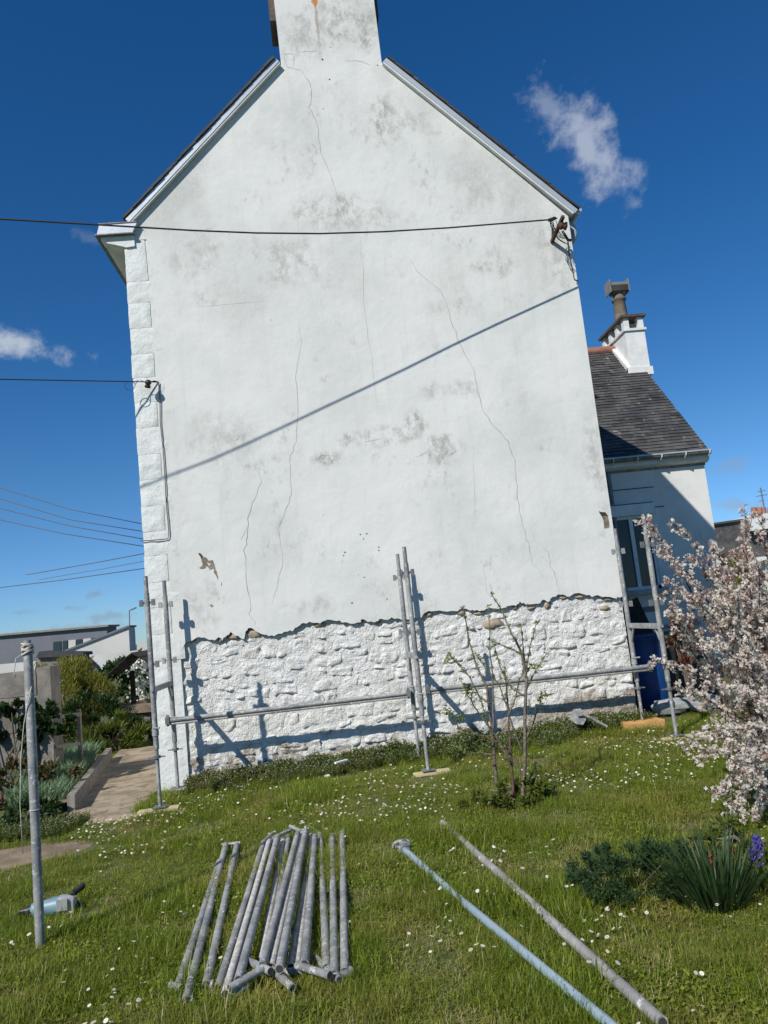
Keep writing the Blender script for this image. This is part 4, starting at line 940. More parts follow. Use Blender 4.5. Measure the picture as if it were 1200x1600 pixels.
mb = MB(); rock(mb, (4.05, 8.65, .26), .2, 1.1, .6, .45, 9); tag(mb.build('rubble_stone', M_CONC2, smooth=False, origin=(4.05, 8.65, .16)), 'grey stone half under the blossoming shrub, right of the concrete block', 'stone')

q_ = at(533, 1190, 8.0)
timber('pale_stick', 'short pale strip of wood lying in the weeds left of the middle scaffold frame', (q_.x, q_.y, q_.z), .16, .03, .02, .7, M_WHITE)
for (u, v, sz, lb) in [(512, 1212, .03, 'white chip of fallen render on the grass below the pale wooden strip'), (760, 1160, .035, 'small pale chip of render at the wall foot behind the sapling')]:
    q_ = atz(u, v, .11); mb = MB(); rock(mb, q_, sz, 1.2, .8, .5, u); tag(mb.build('render_chip', M_WHITE, origin=q_), lb, 'rubble')
# ------------------------------------------------------------------ foliage helpers
def leaf(mb, p, d, up, l, w, sh, mi=0):
    d = d.normalized(); s = d.cross(up)
    s = s.normalized() if s.length > 1e-5 else d.orthogonal().normalized(); n = s.cross(d)
    m = p + d * l * .5 + n * l * .06
    mb.add([p, m + s * w / 2, p + d * l, m - s * w / 2], [(0, 1, 2, 3)], mi, sh)
def rv(r): 
    v = Vector((r.gauss(0, 1), r.gauss(0, 1), r.gauss(0, 1))); return v.normalized()
def bush_leaves(mb, c, rad, n, l, w, r, clump=60, flat=0, mi=0, shell=.55, updir=.3):
    c = Vector(c); cl = []
    for _ in range(clump):
        d = rv(r); k = (r.random() ** (1 / 3)) * (1 - shell) + shell * r.uniform(.75, 1.08)
        cl.append((c + Vector((d.x * rad[0] * k, d.y * rad[1] * k, d.z * rad[2] * k)), r.uniform(.12, .3)))
    for i in range(n):
        cc, cr = cl[r.randrange(clump)]
        p = cc + rv(r) * cr * r.random() ** .6 * min(rad) * 1.1
        d = (p - c).normalized() * .6 + rv(r) + Vector((0, 0, updir))
        leaf(mb, p, d, rv(r), l * r.uniform(.6, 1.3), w * r.uniform(.7, 1.2), r.random(), mi)

# ------------------------------------------------------------------ left garden
# path, kerb board, raised bed
ph = MB(); pv = []; n1 = 24; L0 = [(-2.62, 7.5), (-2.72, 8.2), (-3.2, 11.1), (-3.3, 12.0)]; R0 = [(-1.72, 7.28), (-1.99, 8.2), (-1.99, 11), (-1.99, 12.0)]
def lerp_poly(pl_, t):
    s = t * (len(pl_) - 1); i = min(int(s), len(pl_) - 2); f = s - i; return (pl_[i][0] * (1 - f) + pl_[i + 1][0] * f, pl_[i][1] * (1 - f) + pl_[i + 1][1] * f)
for j in range(n1 + 1):
    a = lerp_poly(L0, j / n1); b = lerp_poly(R0, j / n1)
    for i in range(11):
        t = i / 10; x, y = a[0] * (1 - t) + b[0] * t, a[1] * (1 - t) + b[1] * t
        if j == 0: y += .06 * nz3(x * 4, 3)
        pv.append((x, y, .062 + .012 * nz3(x * 5, y * 5) - (0.06 if j == 0 else 0)))
ph.add(pv, [(j * 11 + i, j * 11 + i + 1, (j + 1) * 11 + i + 1, (j + 1) * 11 + i) for j in range(n1) for i in range(10)])
tag(ph.build('path', M_PATH, smooth=True), kind='structure')
ph = MB(); pv = []
for j in range(13):
    for i in range(25):
        a = i / 24 * 2 - 1; b = j / 12 * 2 - 1; x = -2.95 + 1.0 * a * math.sqrt(1 - b * b * .5); y = 6.45 + .38 * b * math.sqrt(1 - a * a * .5) * (1 + .2 * nz3(a * 3, b * 3)) + .12 * a
        pv.append((x, y, T(x, y) + .03 * (1 - max(a * a, b * b)) - .006))
ph.add(pv, [(j * 25 + i, j * 25 + i + 1, (j + 1) * 25 + i + 1, (j + 1) * 25 + i) for j in range(12) for i in range(24)])
tag(ph.build('dirt_patch', M_DIRT, smooth=True), kind='structure')
def inell(x, y, cx, cy, rx, ry): return ((x - cx) / rx) ** 2 + ((y - cy) / ry) ** 2 < 1
kb = thing('raised_bed', 'planted bed edged with a grey board beside the garden path', 'garden bed', (-2.95, 9.6, .05))
mb = MB(); mb.beam((-2.68, 7.95, .12), (-3.22, 11.15, .12), .07, .18); mb.build('edging_board', M_GREYWOOD, kb)
mb = MB(); mb.add([(-2.72, 8.0, .14), (-3.26, 11.1, .14), (-4.4, 11.1, .14), (-3.3, 8.3, .12)], [(0, 1, 2, 3)]); mb.build('soil', M_DIRT, kb)
mb = MB(); r = random.Random(21)
for i in range(4200):
    t = r.random(); y = 8.15 + 2.9 * t; x = (-2.74 - .54 * t) - .06 - r.random() * (.55 + .5 * t); z = .13
    a = r.uniform(0, 2 * PI); l = r.uniform(.14, .30) * (1.15 if y > 9 else .8); lean = Vector((math.cos(a) * .5 + .1, math.sin(a) * .5, 1))
    p = Vector((x, y, z)); q = p + lean.normalized() * l * .6; e = q + (lean + Vector((math.cos(a), math.sin(a), -.2)) * .8).normalized() * l * .45
    s = Vector((-math.sin(a), math.cos(a), 0)) * .006; mb.add([p - s, p + s, q + s, q - s, e], [(0, 1, 2, 3), (3, 2, 4)], 0, r.random())
tag(mb.build('grey_green_leaves', M_BLUEGREEN, kb), kind='stuff')
# concrete block wall
WY = 9.3
bw = thing('block_wall', 'old concrete block wall at the left edge, partly grown over with ivy', 'wall', (-4.2, WY, 0))
r = random.Random(31); k = 0; z = 0
for hh in (.30, .42, .40, .29):
    x = -6.2 + (.25 if k % 2 else 0)
    while x < -3.42:
        wd = .62; x2 = min(x + wd, -3.42)
        if x2 - x > .1:
            q = [(x, z), (x2, z), (x2 + r.uniform(-.005, .005), z + hh + (r.uniform(-.01, .02) if k == 3 else 0)), (x, z + hh)]
            stone(q, .0, 700 + int(x * 50) + k, 'concrete_block', M_CONC, WY, 6, 4, .35, bw, joint=.003, pw=24, tilt=.003, sq=60, drop=.012)
        x = x2 + .004
    z += hh; k += 1
mb = MB(); mb.box((-6.2, WY + .022, 0), (-3.43, WY + .2, 1.395)); mb.build('wall_core', M_CONC, bw)
mb = MB(); mb.box((-3.42, WY - .07, 0), (-3.27, WY + .24, 1.43)); mb.build('end_pier', M_CONC, bw)
def bush(name, label, cat, c, rad, n, l, w, m, seed, clump=60, shell=.5, stems=0, stem_m=None, updir=.3, kind=None):
    r = random.Random(seed); rt = thing(name, label, cat, (c[0], c[1], max(0.02, c[2] - rad[2])))
    mb = MB(); bush_leaves(mb, c, rad, n, l, w, r, clump, shell=shell, updir=updir)
    tag(mb.build('foliage', m, rt), kind='stuff')
    ns = stems or 7
    for i in range(ns):
        b = Vector((c[0] + r.uniform(-.25, .25) * rad[0], c[1] + r.uniform(-.25, .25) * rad[1], .03)); d = rv(r); e = Vector(c) + Vector((d.x * rad[0] * .7, d.y * rad[1] * .7, abs(d.z) * rad[2] * .7))
        mb = MB(); mb.tube([b, b.lerp(e, .5) + Vector((0, 0, .08)), e], [.015, .010, .004], 5); mb.build('stem', stem_m or M_BARK, rt)
    return rt
bush('ivy', 'dark green ivy climbing across the middle of the concrete block wall', 'climbing plant', (-3.75, 9.15, .82), (.75, .16, .28), 2600, .07, .055, M_DKLEAF, 41, 40, shell=.3)
bush('bramble', 'brown and green bramble at the foot of the block wall behind the lone pole', 'shrub', (-3.5, 8.75, .22), (.75, .3, .26), 1800, .07, .05, leafmat('bramble_leaves', (.09, .045, .025), (.10, .11, .03), (.04, .06, .02), .25), 42, 34)
bush('garden_plant', 'dark low plant at the near end of the raised bed', 'plant', (-3.0, 7.85, .10), (.25, .22, .11), 700, .07, .03, M_DKLEAF, 43, 26)
bush('bamboo', 'yellow green bamboo thicket behind the block wall', 'bush', (-4.45, 13.0, .80), (.78, .6, .60), 16000, .11, .016, M_BAMBOO, 44, 120, stems=24, stem_m=mat('bamboo_cane', (.30, .26, .12), None, 6, .6), updir=.9)
bush('shrub', 'dark leafy shrub under the bamboo beside the grey well', 'shrub', (-3.85, 12.5, .42), (.75, .35, .42), 3600, .13, .02, M_DKLEAF, 45, 50, updir=.9)
bush('shrub', 'bright green leafy plants at the far end of the garden path', 'plant', (-3.45, 12.2, .25), (.5, .22, .25), 1600, .16, .02, M_WEED, 46, 30, updir=1.0)
bush('shrub', 'small dark shrub beside the house corner beyond the path', 'shrub', (-2.6, 12.4, .25), (.35, .3, .28), 1500, .09, .03, M_DKLEAF, 47, 26)
bush('hedge', 'dark hedge behind the well with pale blossom in it', 'hedge', (-3.2, 15.2, .75), (1.7, .5, .65), 7000, .12, .06, M_DKLEAF, 48, 90)
r = random.Random(49); mb = MB()
for i in range(420):
    p = Vector((-3.0 + r.uniform(-.75, .6), 14.5 + r.uniform(-.25, .1), r.uniform(.45, 1.32)))
    for k in range(3): leaf(mb, p + rv(r) * .02, rv(r), rv(r), .055, .05, r.random())
tag(mb.build('pale_blossom', M_DAISY, origin=(-3, 14.5, .8)), 'scatter of pale blossom on the dark hedge behind the well', 'blossom', kind='stuff')
# well with shingled roof
wl = thing('garden_well', 'round stone well with dark posts and a small shingled roof beyond the path', 'well', (-3.05, 13.6, 0))
wc = Vector((-3.0, 13.7, 0))
mb = MB(); mb.lathe(wc, [(.62, 0), (.64, .45), (.64, .46)], 24); mb.build('stone_ring', M_CONC, wl, smooth='auto')
mb = MB(); mb.lathe(wc, [(.55, .46), (.72, .47), (.73, .58), (.55, .6), (.5, .5)], 24); mb.build('rim', mat('brown_rim', (.22, .17, .12), (.14, .11, .08), 6, .9), wl, smooth='auto')
for sx in (-.5, .5):
    mb = MB(); mb.beam((wc.x + sx, wc.y, .55), (wc.x + sx, wc.y, 1.12), .07, .07, up=(0, 1, 0)); mb.build('post', M_DKWOOD, wl)
rcx = wc.x - .35
for s in (-1, 1):
    for k in range(4):
        t0, t1 = k / 4, (k + 1) / 4 + .04
        a = Vector((rcx, 0, 1.42)); e = Vector((rcx + s * .42, 0, 1.10))
        p, q = a.lerp(e, t0), a.lerp(e, min(1.03, t1)); mb = MB()
        mb.prism([(p.x, 13.15, p.z + .0), (q.x, 13.15, q.z + .012), (q.x, 13.15, q.z + .035), (p.x, 13.15, p.z + .02)], (0, 1.1, 0)); mb.build('shingle_row', M_DKWOOD, wl)
# wooden frame / gate
gf = thing('garden_trellis', 'open frame of grey weathered timber beside the block wall', 'frame', (-3.2, 9.6, 0))
g0 = at(83, 1215, 9.2); g1 = at(126, 1175, 9.9); 
def post(p, z0, z1, w=.055): 
    mb = MB(); mb.box((p.x - w / 2, p.y - w / 2, z0), (p.x + w / 2, p.y + w / 2, z1)); mb.build('post', M_GREYWOOD, gf)
post(g0, .0, at(83, 1162, 9.2).z, .06); post(g1, .05, at(124, 1108, 9.9).z, .045)
a = at(86, 1167, 9.2); b = at(125, 1162, 9.9); mb = MB(); mb.beam(a, b, .03, .04); mb.build('rail', M_GREYWOOD, gf)
a = at(92, 1120, 9.2); b = at(126, 1116, 9.9); mb = MB(); mb.beam(a, b, .03, .045); mb.build('rail', M_GREYWOOD, gf)

# far left: modern buildings, low walls
YB = 45.0
def px_prism(pts, Y, depth, m, name, parent=None, d=None):
    mb = MB(); P3 = [at(u, v, Y) for u, v in pts]; mb.prism(P3, (0, depth, 0)); return mb.build(name, m, parent, origin=None if parent else P3[0])
g1_ = thing('office_building', 'long low grey modern building far off on the left with a dark window band', 'building', (-16, 46, 0))
px_prism([(-120, 1095), (-120, 1004), (167, 979), (168, 1060)][::1], 46, 2, M_GREYWALL, 'wall', g1_)
px_prism([(-122, 1004), (-122, 1001), (169, 976), (169, 979)], 45.8, 2.4, M_GREYWOOD, 'coping', g1_)
px_prism([(99, 984), (99, 982), (110, 981), (110, 983)], 48, 1, M_ZINC, 'roof_vent', g1_)
for (u0, u1) in [(83, 95), (98, 105), (107, 118), (120, 128), (130, 142), (144, 155)]:
    va = lambda u: 1003 - (u - 83) * .10; vb = lambda u: 1020 - (u - 83) * .13
    px_prism([(u0, vb(u0)), (u0, va(u0)), (u1, va(u1)), (u1, vb(u1))], 45.95, .05, M_TEAL if u0 not in (107, 130) else M_PALEWALL, 'window', g1_)
g2_ = thing('wedge_building', 'pale wall of a building with a steeply sloping roofline, right of the grey building', 'building', (-13, 40, 0))
px_prism([(60, 1075), (97, 1018), (201, 978), (203, 1020), (203, 1075)], 40, 1.2, M_PALEWALL, 'wall', g2_)
px_prism([(95, 1018), (200, 977), (202, 977), (203, 979), (97, 1020)], 39.9, 1.4, M_GREYWALL, 'roof_edge', g2_)
g3_ = tag(px_prism([(90, 1075), (135, 1025), (260, 1011), (262, 1075)], 36, .5, M_PALEWALL, 'boundary_wall'), 'pale boundary wall in front of the sloping building', 'wall')
g4_ = tag(px_prism([(-60, 1062), (-60, 1044), (56, 1034), (56, 1062)], 24, 1, M_PALEWALL, 'low_wall'), 'low white wall seen over the top of the block wall', 'wall')
sh_ = thing('shed', 'dark grey shed roof showing above the bamboo', 'shed', (-6.5, 19, 0))
px_prism([(56, 1060), (60, 1021), (129, 1020), (132, 1060)], 19, .5, M_CONC, 'wall', sh_)
px_prism([(56, 1028), (61, 1018), (130, 1019), (131, 1024)], 18.9, .7, M_SLATE, 'roof', sh_)
px_prism([(131, 1060), (131, 1024), (150, 1042), (160, 1060)], 19.2, .3, M_GREYWALL, 'lean_to', sh_)
rn = tag(px_prism([(214, 1016), (214, 1006), (240, 1003), (240, 1013)], 50, .3, M_PALEWALL, 'railing'), 'white railing on the skyline beside the house corner', 'railing')
tag(px_prism([(190, 1052), (190, 1046), (245, 1040), (245, 1048)], 17, 2, M_SLATE, 'low_roof'), 'strip of dark low roof behind the well', 'roof')
def pole(name, label, cat, base, top, Y, r, arm=None):
    a, b = at(*base, Y), at(*top, Y); rt = thing(name, label, cat, a); mb = MB(); mb.tube([a, b], [r * 1.3, r], 6); mb.build('post', M_GALV_DARK, rt)
    if arm:
        c = at(*arm, Y); mb = MB(); mb.tube([b, c], r, 6); mb.obox(c, (.16, 0, .05), (0, .1, 0), (0, 0, .04)); mb.build('lamp_head', M_GALV_DARK, rt)
pole('street_lamp', 'street lamp standing above the sloping pale building', 'street lamp', (203, 1000), (202, 954), 52, .035, (209, 951))
pole('mast', 'thin short mast beside the sloping building, near the house corner', 'mast', (211, 1012), (210, 985), 44, .04)
wl_ = ['highest', 'second highest', 'third highest', 'fourth from the top', 'fifth from the top, rising to the right', 'lowest']
WR = [((-80, 744), (0, 762), (110, 796), (240, 822)), ((-80, 760), (0, 779), (110, 812), (240, 833)), ((-80, 776), (0, 794), (110, 822), (240, 845)), ((-80, 798), (0, 812), (100, 834), (240, 856)),
      ((40, 898), (65, 894), (150, 879), (240, 862)), ((-80, 926), (0, 918), (100, 906), (240, 886)), ((60, 906), (100, 899), (160, 889), (240, 874))]
wl_.insert(6, 'faint one just above the lowest')
for i, px in enumerate(WR):
    cable('power_line', 'thin distant power line left of the house, ' + wl_[i], [at(u, v, 30 + 0 * i) for u, v in px], .016 if i != 6 else .010, M_GREYWALL, 'power line')['group'] = 'distant power lines left of the house'

# far right: neighbour roof with chimney, aerial, post, yew
fh = thing('house', 'distant house at the right edge with a slate roof and clay chimney pots', 'house', (15, 25, 0))
px_prism([(1095, 880), (1100, 820), (1240, 800), (1250, 868)][::1], 25, 4, M_SLATE2, 'roof', fh)
px_prism([(1100, 822), (1100, 819), (1240, 799), (1240, 802)], 24.9, .3, M_BROWNCLAD, 'ridge', fh)
px_prism([(1098, 1000), (1098, 882), (1250, 868), (1270, 1000)], 25.1, 3.5, M_PALEWALL, 'wall', fh)
px_prism([(1098, 884), (1098, 879), (1250, 864), (1250, 870)], 24.8, .3, M_WHITE, 'gutter', fh)
chf = px_prism([(1170, 830), (1169, 806), (1225, 798), (1226, 822)], 24.6, 1, M_WHITE, 'chimney', fh)
for u in (1178, 1187, 1193, 1204):
    a, b = at(u, 806, 25), at(u - .5, 793, 25); mb = MB(); mb.tube([a, b], [.11, .09], 8); mb.build('chimney_pot', M_TERRA, chf)
a, b = at(1195, 800, 25), at(1188, 762, 25); mb = MB(); mb.tube([a, b], .025, 5)
for v, l in ((768, .14), (775, .2), (783, .1)):
    c = at(1190, v, 25); mb.tube([c - Vector((l, 0, 0)), c + Vector((l, 0, .03))], .015, 4)
mb.build('aerial', M_GALV_DARK, fh)
pt = thing('wooden_post', 'pale wooden post rising behind the blossoming shrub', 'post', (4.3, 7.6, 0))
a = at(1162, 812, 7.6); b = at(1190, 960, 7.6); mb = MB(); d = (b - a); mb.tube([a, b, Vector((b.x + .02, 7.6, .1))], .035, 8); mb.build('shaft', M_GREYWOOD, pt)
bush('yew', 'small yellow green conifer between the white house and the blossom', 'conifer', (at(1168, 925, 10.5).x, 10.5, 1.15), (.22, .22, .9), 3000, .06, .02, M_CONIFER, 61, 40, updir=1.2)
bush('shrub', 'dark red leaved shrub behind the right scaffold frame', 'shrub', (at(1062, 965, 8.9).x, 8.9, 1.0), (.17, .15, .3), 420, .07, .04, M_REDLEAF, 62, 24)
bush('shrub', 'brown twiggy shrub at the corner of the white house', 'shrub', (at(1140, 890, 10.9).x + .1, 10.9, 1.3), (.5, .3, .75), 1600, .08, .03, M_REDLEAF, 63, 30)

# ------------------------------------------------------------------ blossoming shrub on the right
def blossom_shrub():
    r = random.Random(77)
    rt = thing('blossoming_shrub', 'large shrub covered in pinkish white blossom filling the right edge', 'shrub', (3.1, 5.7, .1))
    base = Vector((3.12, 5.7, .1))
    tips = [(1000, 812, 5.4), (1052, 820, 5.5), (1068, 870, 5.3), (1025, 858, 5.4), (1165, 788, 5.6), (1112, 850, 5.6), (1192, 800, 5.4), (1038, 905, 5.2), (1100, 880, 5.7), (1140, 860, 5.3),
            (1045, 955, 5.2), (1012, 1035, 5.1), (1050, 985, 5.5), (1075, 930, 5.0), (1110, 930, 5.2), (1180, 870, 5.0), (1150, 915, 4.9), (1100, 1000, 4.9), (1065, 1085, 5.1), (1075, 1150, 5.0), (1060, 1165, 5.2),
            (1085, 1190, 4.9), (1130, 1080, 4.7), (1160, 1000, 4.7), (1120, 1150, 4.7), (1115, 1245, 4.9), (1150, 1190, 4.6), (1135, 1278, 4.75), (1185, 1100, 4.6), (1190, 950, 4.8),
            (1170, 1230, 4.6), (1100, 1110, 5.4), (1120, 1040, 5.6), (1195, 1040, 4.7), (1090, 1050, 5.8), (1150, 960, 5.8), (1195, 1180, 4.7), (1180, 1290, 4.7)]
    for i in range(34):                                    # the hidden right and back half of the crown
        a = r.uniform(-1.7, 1.9); tips.append(Vector((3.4 + r.uniform(.1, .95), 5.7 + r.uniform(-1, 1), r.uniform(.3, 2.2))))
    stems = MB(); bl_ = MB(); lv = MB(); 
    def flower(p, sc, mi):
        ax_ = rv(r); ux_ = ax_.orthogonal().normalized(); uy_ = ax_.cross(ux_); a0 = r.random() * 6; s_ = r.random()
        for k in range(4):
            a = a0 + k * PI / 2; d = ux_ * math.cos(a) + uy_ * math.sin(a); t = ux_ * -math.sin(a) + uy_ * math.cos(a)
            bl_.add([p, p + d * sc * .6 + t * sc * .35 + ax_ * sc * .2, p + d * sc + ax_ * sc * .25, p + d * sc * .6 - t * sc * .35 + ax_ * sc * .2], [(0, 1, 2, 3)], mi, s_)
    def dress(pts, dens, spread):
        for a, b in zip(pts[:-1], pts[1:]):
            L = (b - a).length; n = int(L * dens)
            for _ in range(n):
                p = a.lerp(b, r.random()); q = p + rv(r) * spread * r.random() ** .7
                m_ = 0 if r.random() < (.88 - .30 * max(0, min(1, (q.z - .8) / 1.2))) else 1
                c_n = r.randint(5, 9)
                for _ in range(c_n): flower(q + rv(r) * .021 * r.random() ** .4, r.uniform(.008, .0135), m_ if r.random() < .8 else 0)
                if r.random() < .7: leaf(lv, q, rv(r), rv(r), r.uniform(.018, .036), .013, r.random())
    for t in tips:
        tip = t if isinstance(t, Vector) else at(*t)
        b0 = base + Vector((r.uniform(-.18, .3), r.uniform(-.25, .25), 0)); pts = []
        low = tip.z < .7
        side = Vector((tip.x - b0.x, tip.y - b0.y, 0))
        c1 = b0 + Vector((side.x * .15, side.y * .15, tip.z * (.55 if not low else .6) + .15)); n = 12
        for i in range(n + 1):
            s = i / n; p = b0 * (1 - s) ** 2 + c1 * 2 * s * (1 - s) + tip * s * s
            p += Vector((nz3(s * 4, tip.x * 5), nz3(s * 4, tip.z * 5, 3), nz3(s * 4, tip.y * 5, 7))) * .05 * s; pts.append(p)
        stems.tube(pts, [.012 * (1 - i / n) + .002 for i in range(n + 1)], 5)
        dress(pts[5:], 62, .044)
        for k in range(7):
            i = r.randint(4, n - 1); p = pts[i]; d = ((pts[i + 1] - pts[i]).normalized() + rv(r) * .9 + Vector((0, 0, .15))).normalized(); l = r.uniform(.12, .32) * (1.2 - i / n * .6)
            tw = [p, p + d * l * .5, p + d * l + Vector((0, 0, .03))]; stems.tube(tw, [.005, .0035, .0015], 4); dress(tw, 56, .032)
    stems.build('branches', M_REDBARK, rt, smooth=True)
    tag(bl_.build('blossom', [M_BLOSSOM, M_BLOSSOM_PINK], rt), kind='stuff')
    tag(lv.build('young_leaves', M_REDLEAF, rt), kind='stuff')
    print('blossom faces', len(bl_.f))
blossom_shrub()

# ------------------------------------------------------------------ budding sapling in front of the wall
def sapling():
    r = random.Random(91)
    rt = thing('sapling', 'thin sapling with several stems and green buds in front of the middle scaffold frame', 'young tree', onT(1.2, 6.0, 0))
    S = [[(818, 1270), (819, 1200), (821, 1130), (822, 1060), (815, 1020), (800, 990), (785, 955), (768, 928)],
         [(821, 1100), (822, 1050), (828, 1010), (838, 975)], [(822, 1060), (818, 1010), (814, 978)],
         [(821, 1080), (835, 1050), (853, 1022)], [(815, 1022), (795, 1012), (770, 1002)],
         [(778, 1248), (772, 1190), (768, 1130), (760, 1075), (745, 1040), (733, 1000), (724, 950)],
         [(770, 1150), (771, 1090), (768, 1040), (765, 1000), (764, 948)],
         [(768, 1100), (750, 1090), (735, 1060), (718, 1040), (702, 1023)],
         [(803, 1258), (800, 1200), (796, 1150), (794, 1100), (790, 1060), (788, 1048)],
         [(800, 1195), (775, 1150), (745, 1110), (730, 1085), (720, 1062)],
         [(798, 1180), (780, 1160), (755, 1150), (720, 1140), (700, 1112)],
         [(819, 1220), (805, 1190), (785, 1170), (770, 1150), (758, 1120), (752, 1095)],
         [(819, 1180), (800, 1130), (780, 1070), (755, 1040), (742, 1020)],
         [(820, 1160), (832, 1130), (845, 1100), (846, 1085)], [(772, 1180), (750, 1175), (735, 1180), (718, 1170)], [(820, 1230), (832, 1210), (838, 1196)],
         [(822, 1090), (800, 1075), (780, 1040), (773, 1010)], [(794, 1120), (805, 1090), (812, 1060), (830, 1040)]]
    bud = MB()
    base_r = {0: .0135, 5: .0115, 8: .009}
    for i, px in enumerate(S):
        Y0 = {0: 5.95, 5: 6.15, 8: 6.05}.get(i, 6.03)
        y = Y0; pts = []
        for j, (u, v) in enumerate(px): pts.append(at(u, v, Y0 + (0 if j < 2 else (j - 1) * r.uniform(-.03, .03))))
        if i in base_r: pts[0].z = T(pts[0].x, pts[0].y) - .02
        fine = []
        for a, b in zip(pts[:-1], pts[1:]):
            for k in range(3): fine.append(a.lerp(b, k / 3) + rv(r) * .005)
        fine.append(pts[-1]); n = len(fine); r0 = base_r.get(i, .0048)
        mb = MB(); mb.tube(fine, [r0 * (1 - j / n) ** .8 + .0022 for j in range(n)], 6); mb.build('stem', M_REDBARK if i in (8, 10) else M_BARK, rt, smooth=True)
        st = int(n * (.45 if i in base_r else .25))
        for j in range(st, n):
            for k in range(6 if j > n * .6 else 3):
                p = fine[j] + rv(r) * .012; ll = r.uniform(.008, .02)
                for q in range(3): leaf(bud, p, rv(r) + Vector((0, 0, .6)), rv(r), ll * 1.3, ll * .6, r.random())
    for (u, v) in [(850, 1088), (700, 1112), (718, 1125), (740, 1085), (728, 1080), (838, 1045), (700, 1030)]:
        for k in range(26): leaf(bud, at(u, v, 6.03) + rv(r) * .03, rv(r) + Vector((0, 0, .5)), rv(r), .03, .015, r.random())
    tag(bud.build('buds', M_BUD, rt), kind='stuff')
sapling()

# ------------------------------------------------------------------ iris clump, low shrub and flowers, right foreground
def blades(name, label, cat, c, n, rad, l, w, m, seed, lean=.55, parent=None):
    r = random.Random(seed); mb = MB(); c = Vector(c)
    for i in range(n):
        a = r.uniform(0, 2 * PI); k = r.random() ** .5; p = c + Vector((math.cos(a) * rad * k, math.sin(a) * rad * k * .7, 0))
        d = Vector((math.cos(a) * lean * k + r.uniform(-.15, .15) - .12, math.sin(a) * lean * k + r.uniform(-.15, .15), 1)).normalized(); ll = l * r.uniform(.55, 1.1)
        s = Vector((-d.y, d.x, 0)); s = (s.normalized() if s.length > .01 else Vector((1, 0, 0))); s = (s + rv(r) * .5).normalized() * w / 2
        q1 = p + d * ll * .4; q2 = p + d * ll * .75 + Vector((d.x, d.y, 0)) * ll * .06; q3 = p + d * ll + Vector((d.x, d.y, -.25)) * ll * .16
        mb.add([p - s * .8, p + s * .8, q1 + s, q1 - s, q2 + s * .7, q2 - s * .7, q3], [(0, 1, 2, 3), (3, 2, 4, 5), (5, 4, 6)], 0, r.random())
    o = mb.build(name, m, origin=c); return tag(o, label, cat)
ic_ = onT(1.70, 3.86, 0)
blades('iris_clump', 'dark green clump of sword shaped leaves on the lawn at the right', 'plant', ic_, 300, .15, .36, .009, M_IRIS, 71, .75)
r = random.Random(72)
lsb = thing('low_shrub', 'low feathery blue green shrub just left of the sword leaved clump', 'shrub', onT(1.35, 4.1, 0))
mb = MB(); bush_leaves(mb, (1.36, 4.12, .16), (.31, .24, .15), 9000, .035, .007, r, 90, shell=.4, updir=.6); bush_leaves(mb, (1.58, 4.1, .17), (.15, .2, .16), 1200, .035, .008, r, 20, shell=.4, updir=.6)
tag(mb.build('foliage', leafmat('feathery_leaves', (.018, .042, .014), (.048, .088, .028), None, .2), lsb), kind='stuff')
for i in range(5):
    mb = MB(); e = Vector((1.36 + r.uniform(-.2, .2), 4.12 + r.uniform(-.1, .1), .2)); mb.tube([(1.38, 4.12, .05), e], [.006, .002], 5); mb.build('stem', M_BARK, lsb)
def flower_spike(name, label, base, h, m, m2, seed, n=26, rad=.03):
    r = random.Random(seed); rt = thing(name, label, 'flower', base); b = Vector(base)
    mb = MB(); mb.tube([b, b + Vector((.01, 0, h * .6)), b + Vector((.0, 0, h))], .004, 5); mb.build('stalk', M_WEED, rt)
    mb = MB()
    for i in range(n):
        p = b + Vector((0, 0, h * (.62 + .42 * i / n))) + rv(r) * rad * (1.15 - i / n * .7)
        for k in range(4): leaf(mb, p, rv(r) + Vector((0, 0, -.3)), rv(r), .018, .012, r.random())
    mb.build('bloom', m, rt)
    mb = MB()
    for i in range(14): leaf(mb, b + Vector((r.uniform(-.03, .03), r.uniform(-.03, .03), 0)), Vector((r.uniform(-.5, .5), r.uniform(-.5, .5), 1)), rv(r), h * .6, .012, r.random())
    mb.build('leaves', m2, rt)
q = atz(1192, 1390, .08)
flower_spike('bluebell', 'violet blue flower spike at the right edge behind the sword leaves', (q.x, q.y, T(q.x, q.y)), .27, M_VIOLET, M_WEED, 81, 60, .035)
q = atz(1150, 1372, .08)
flower_spike('red_flower', 'small dusky red flower right above the tips of the sword leaves', (q.x, q.y, T(q.x, q.y)), .2, M_REDPETAL, M_WEED, 82, 16, .02)
q = atz(1122, 1390, .08)
flower_spike('red_flower', 'faded pinkish flower half hidden among the sword leaves', (q.x, q.y, T(q.x, q.y)), .2, M_REDPETAL, M_WEED, 83, 10, .02)
bush('ground_plant', 'leafy green ground plants at the right edge under the blossom', 'plant', (2.2, 4.45, .13), (.4, .3, .10), 1900, .05, .028, M_WEED, 84, 30, stems=1)
bush('small_plant', 'dark low plant at the foot of the sapling', 'plant', (1.2, 6.0, .15), (.4, .22, .12), 1800, .05, .02, M_WEED, 85, 30)

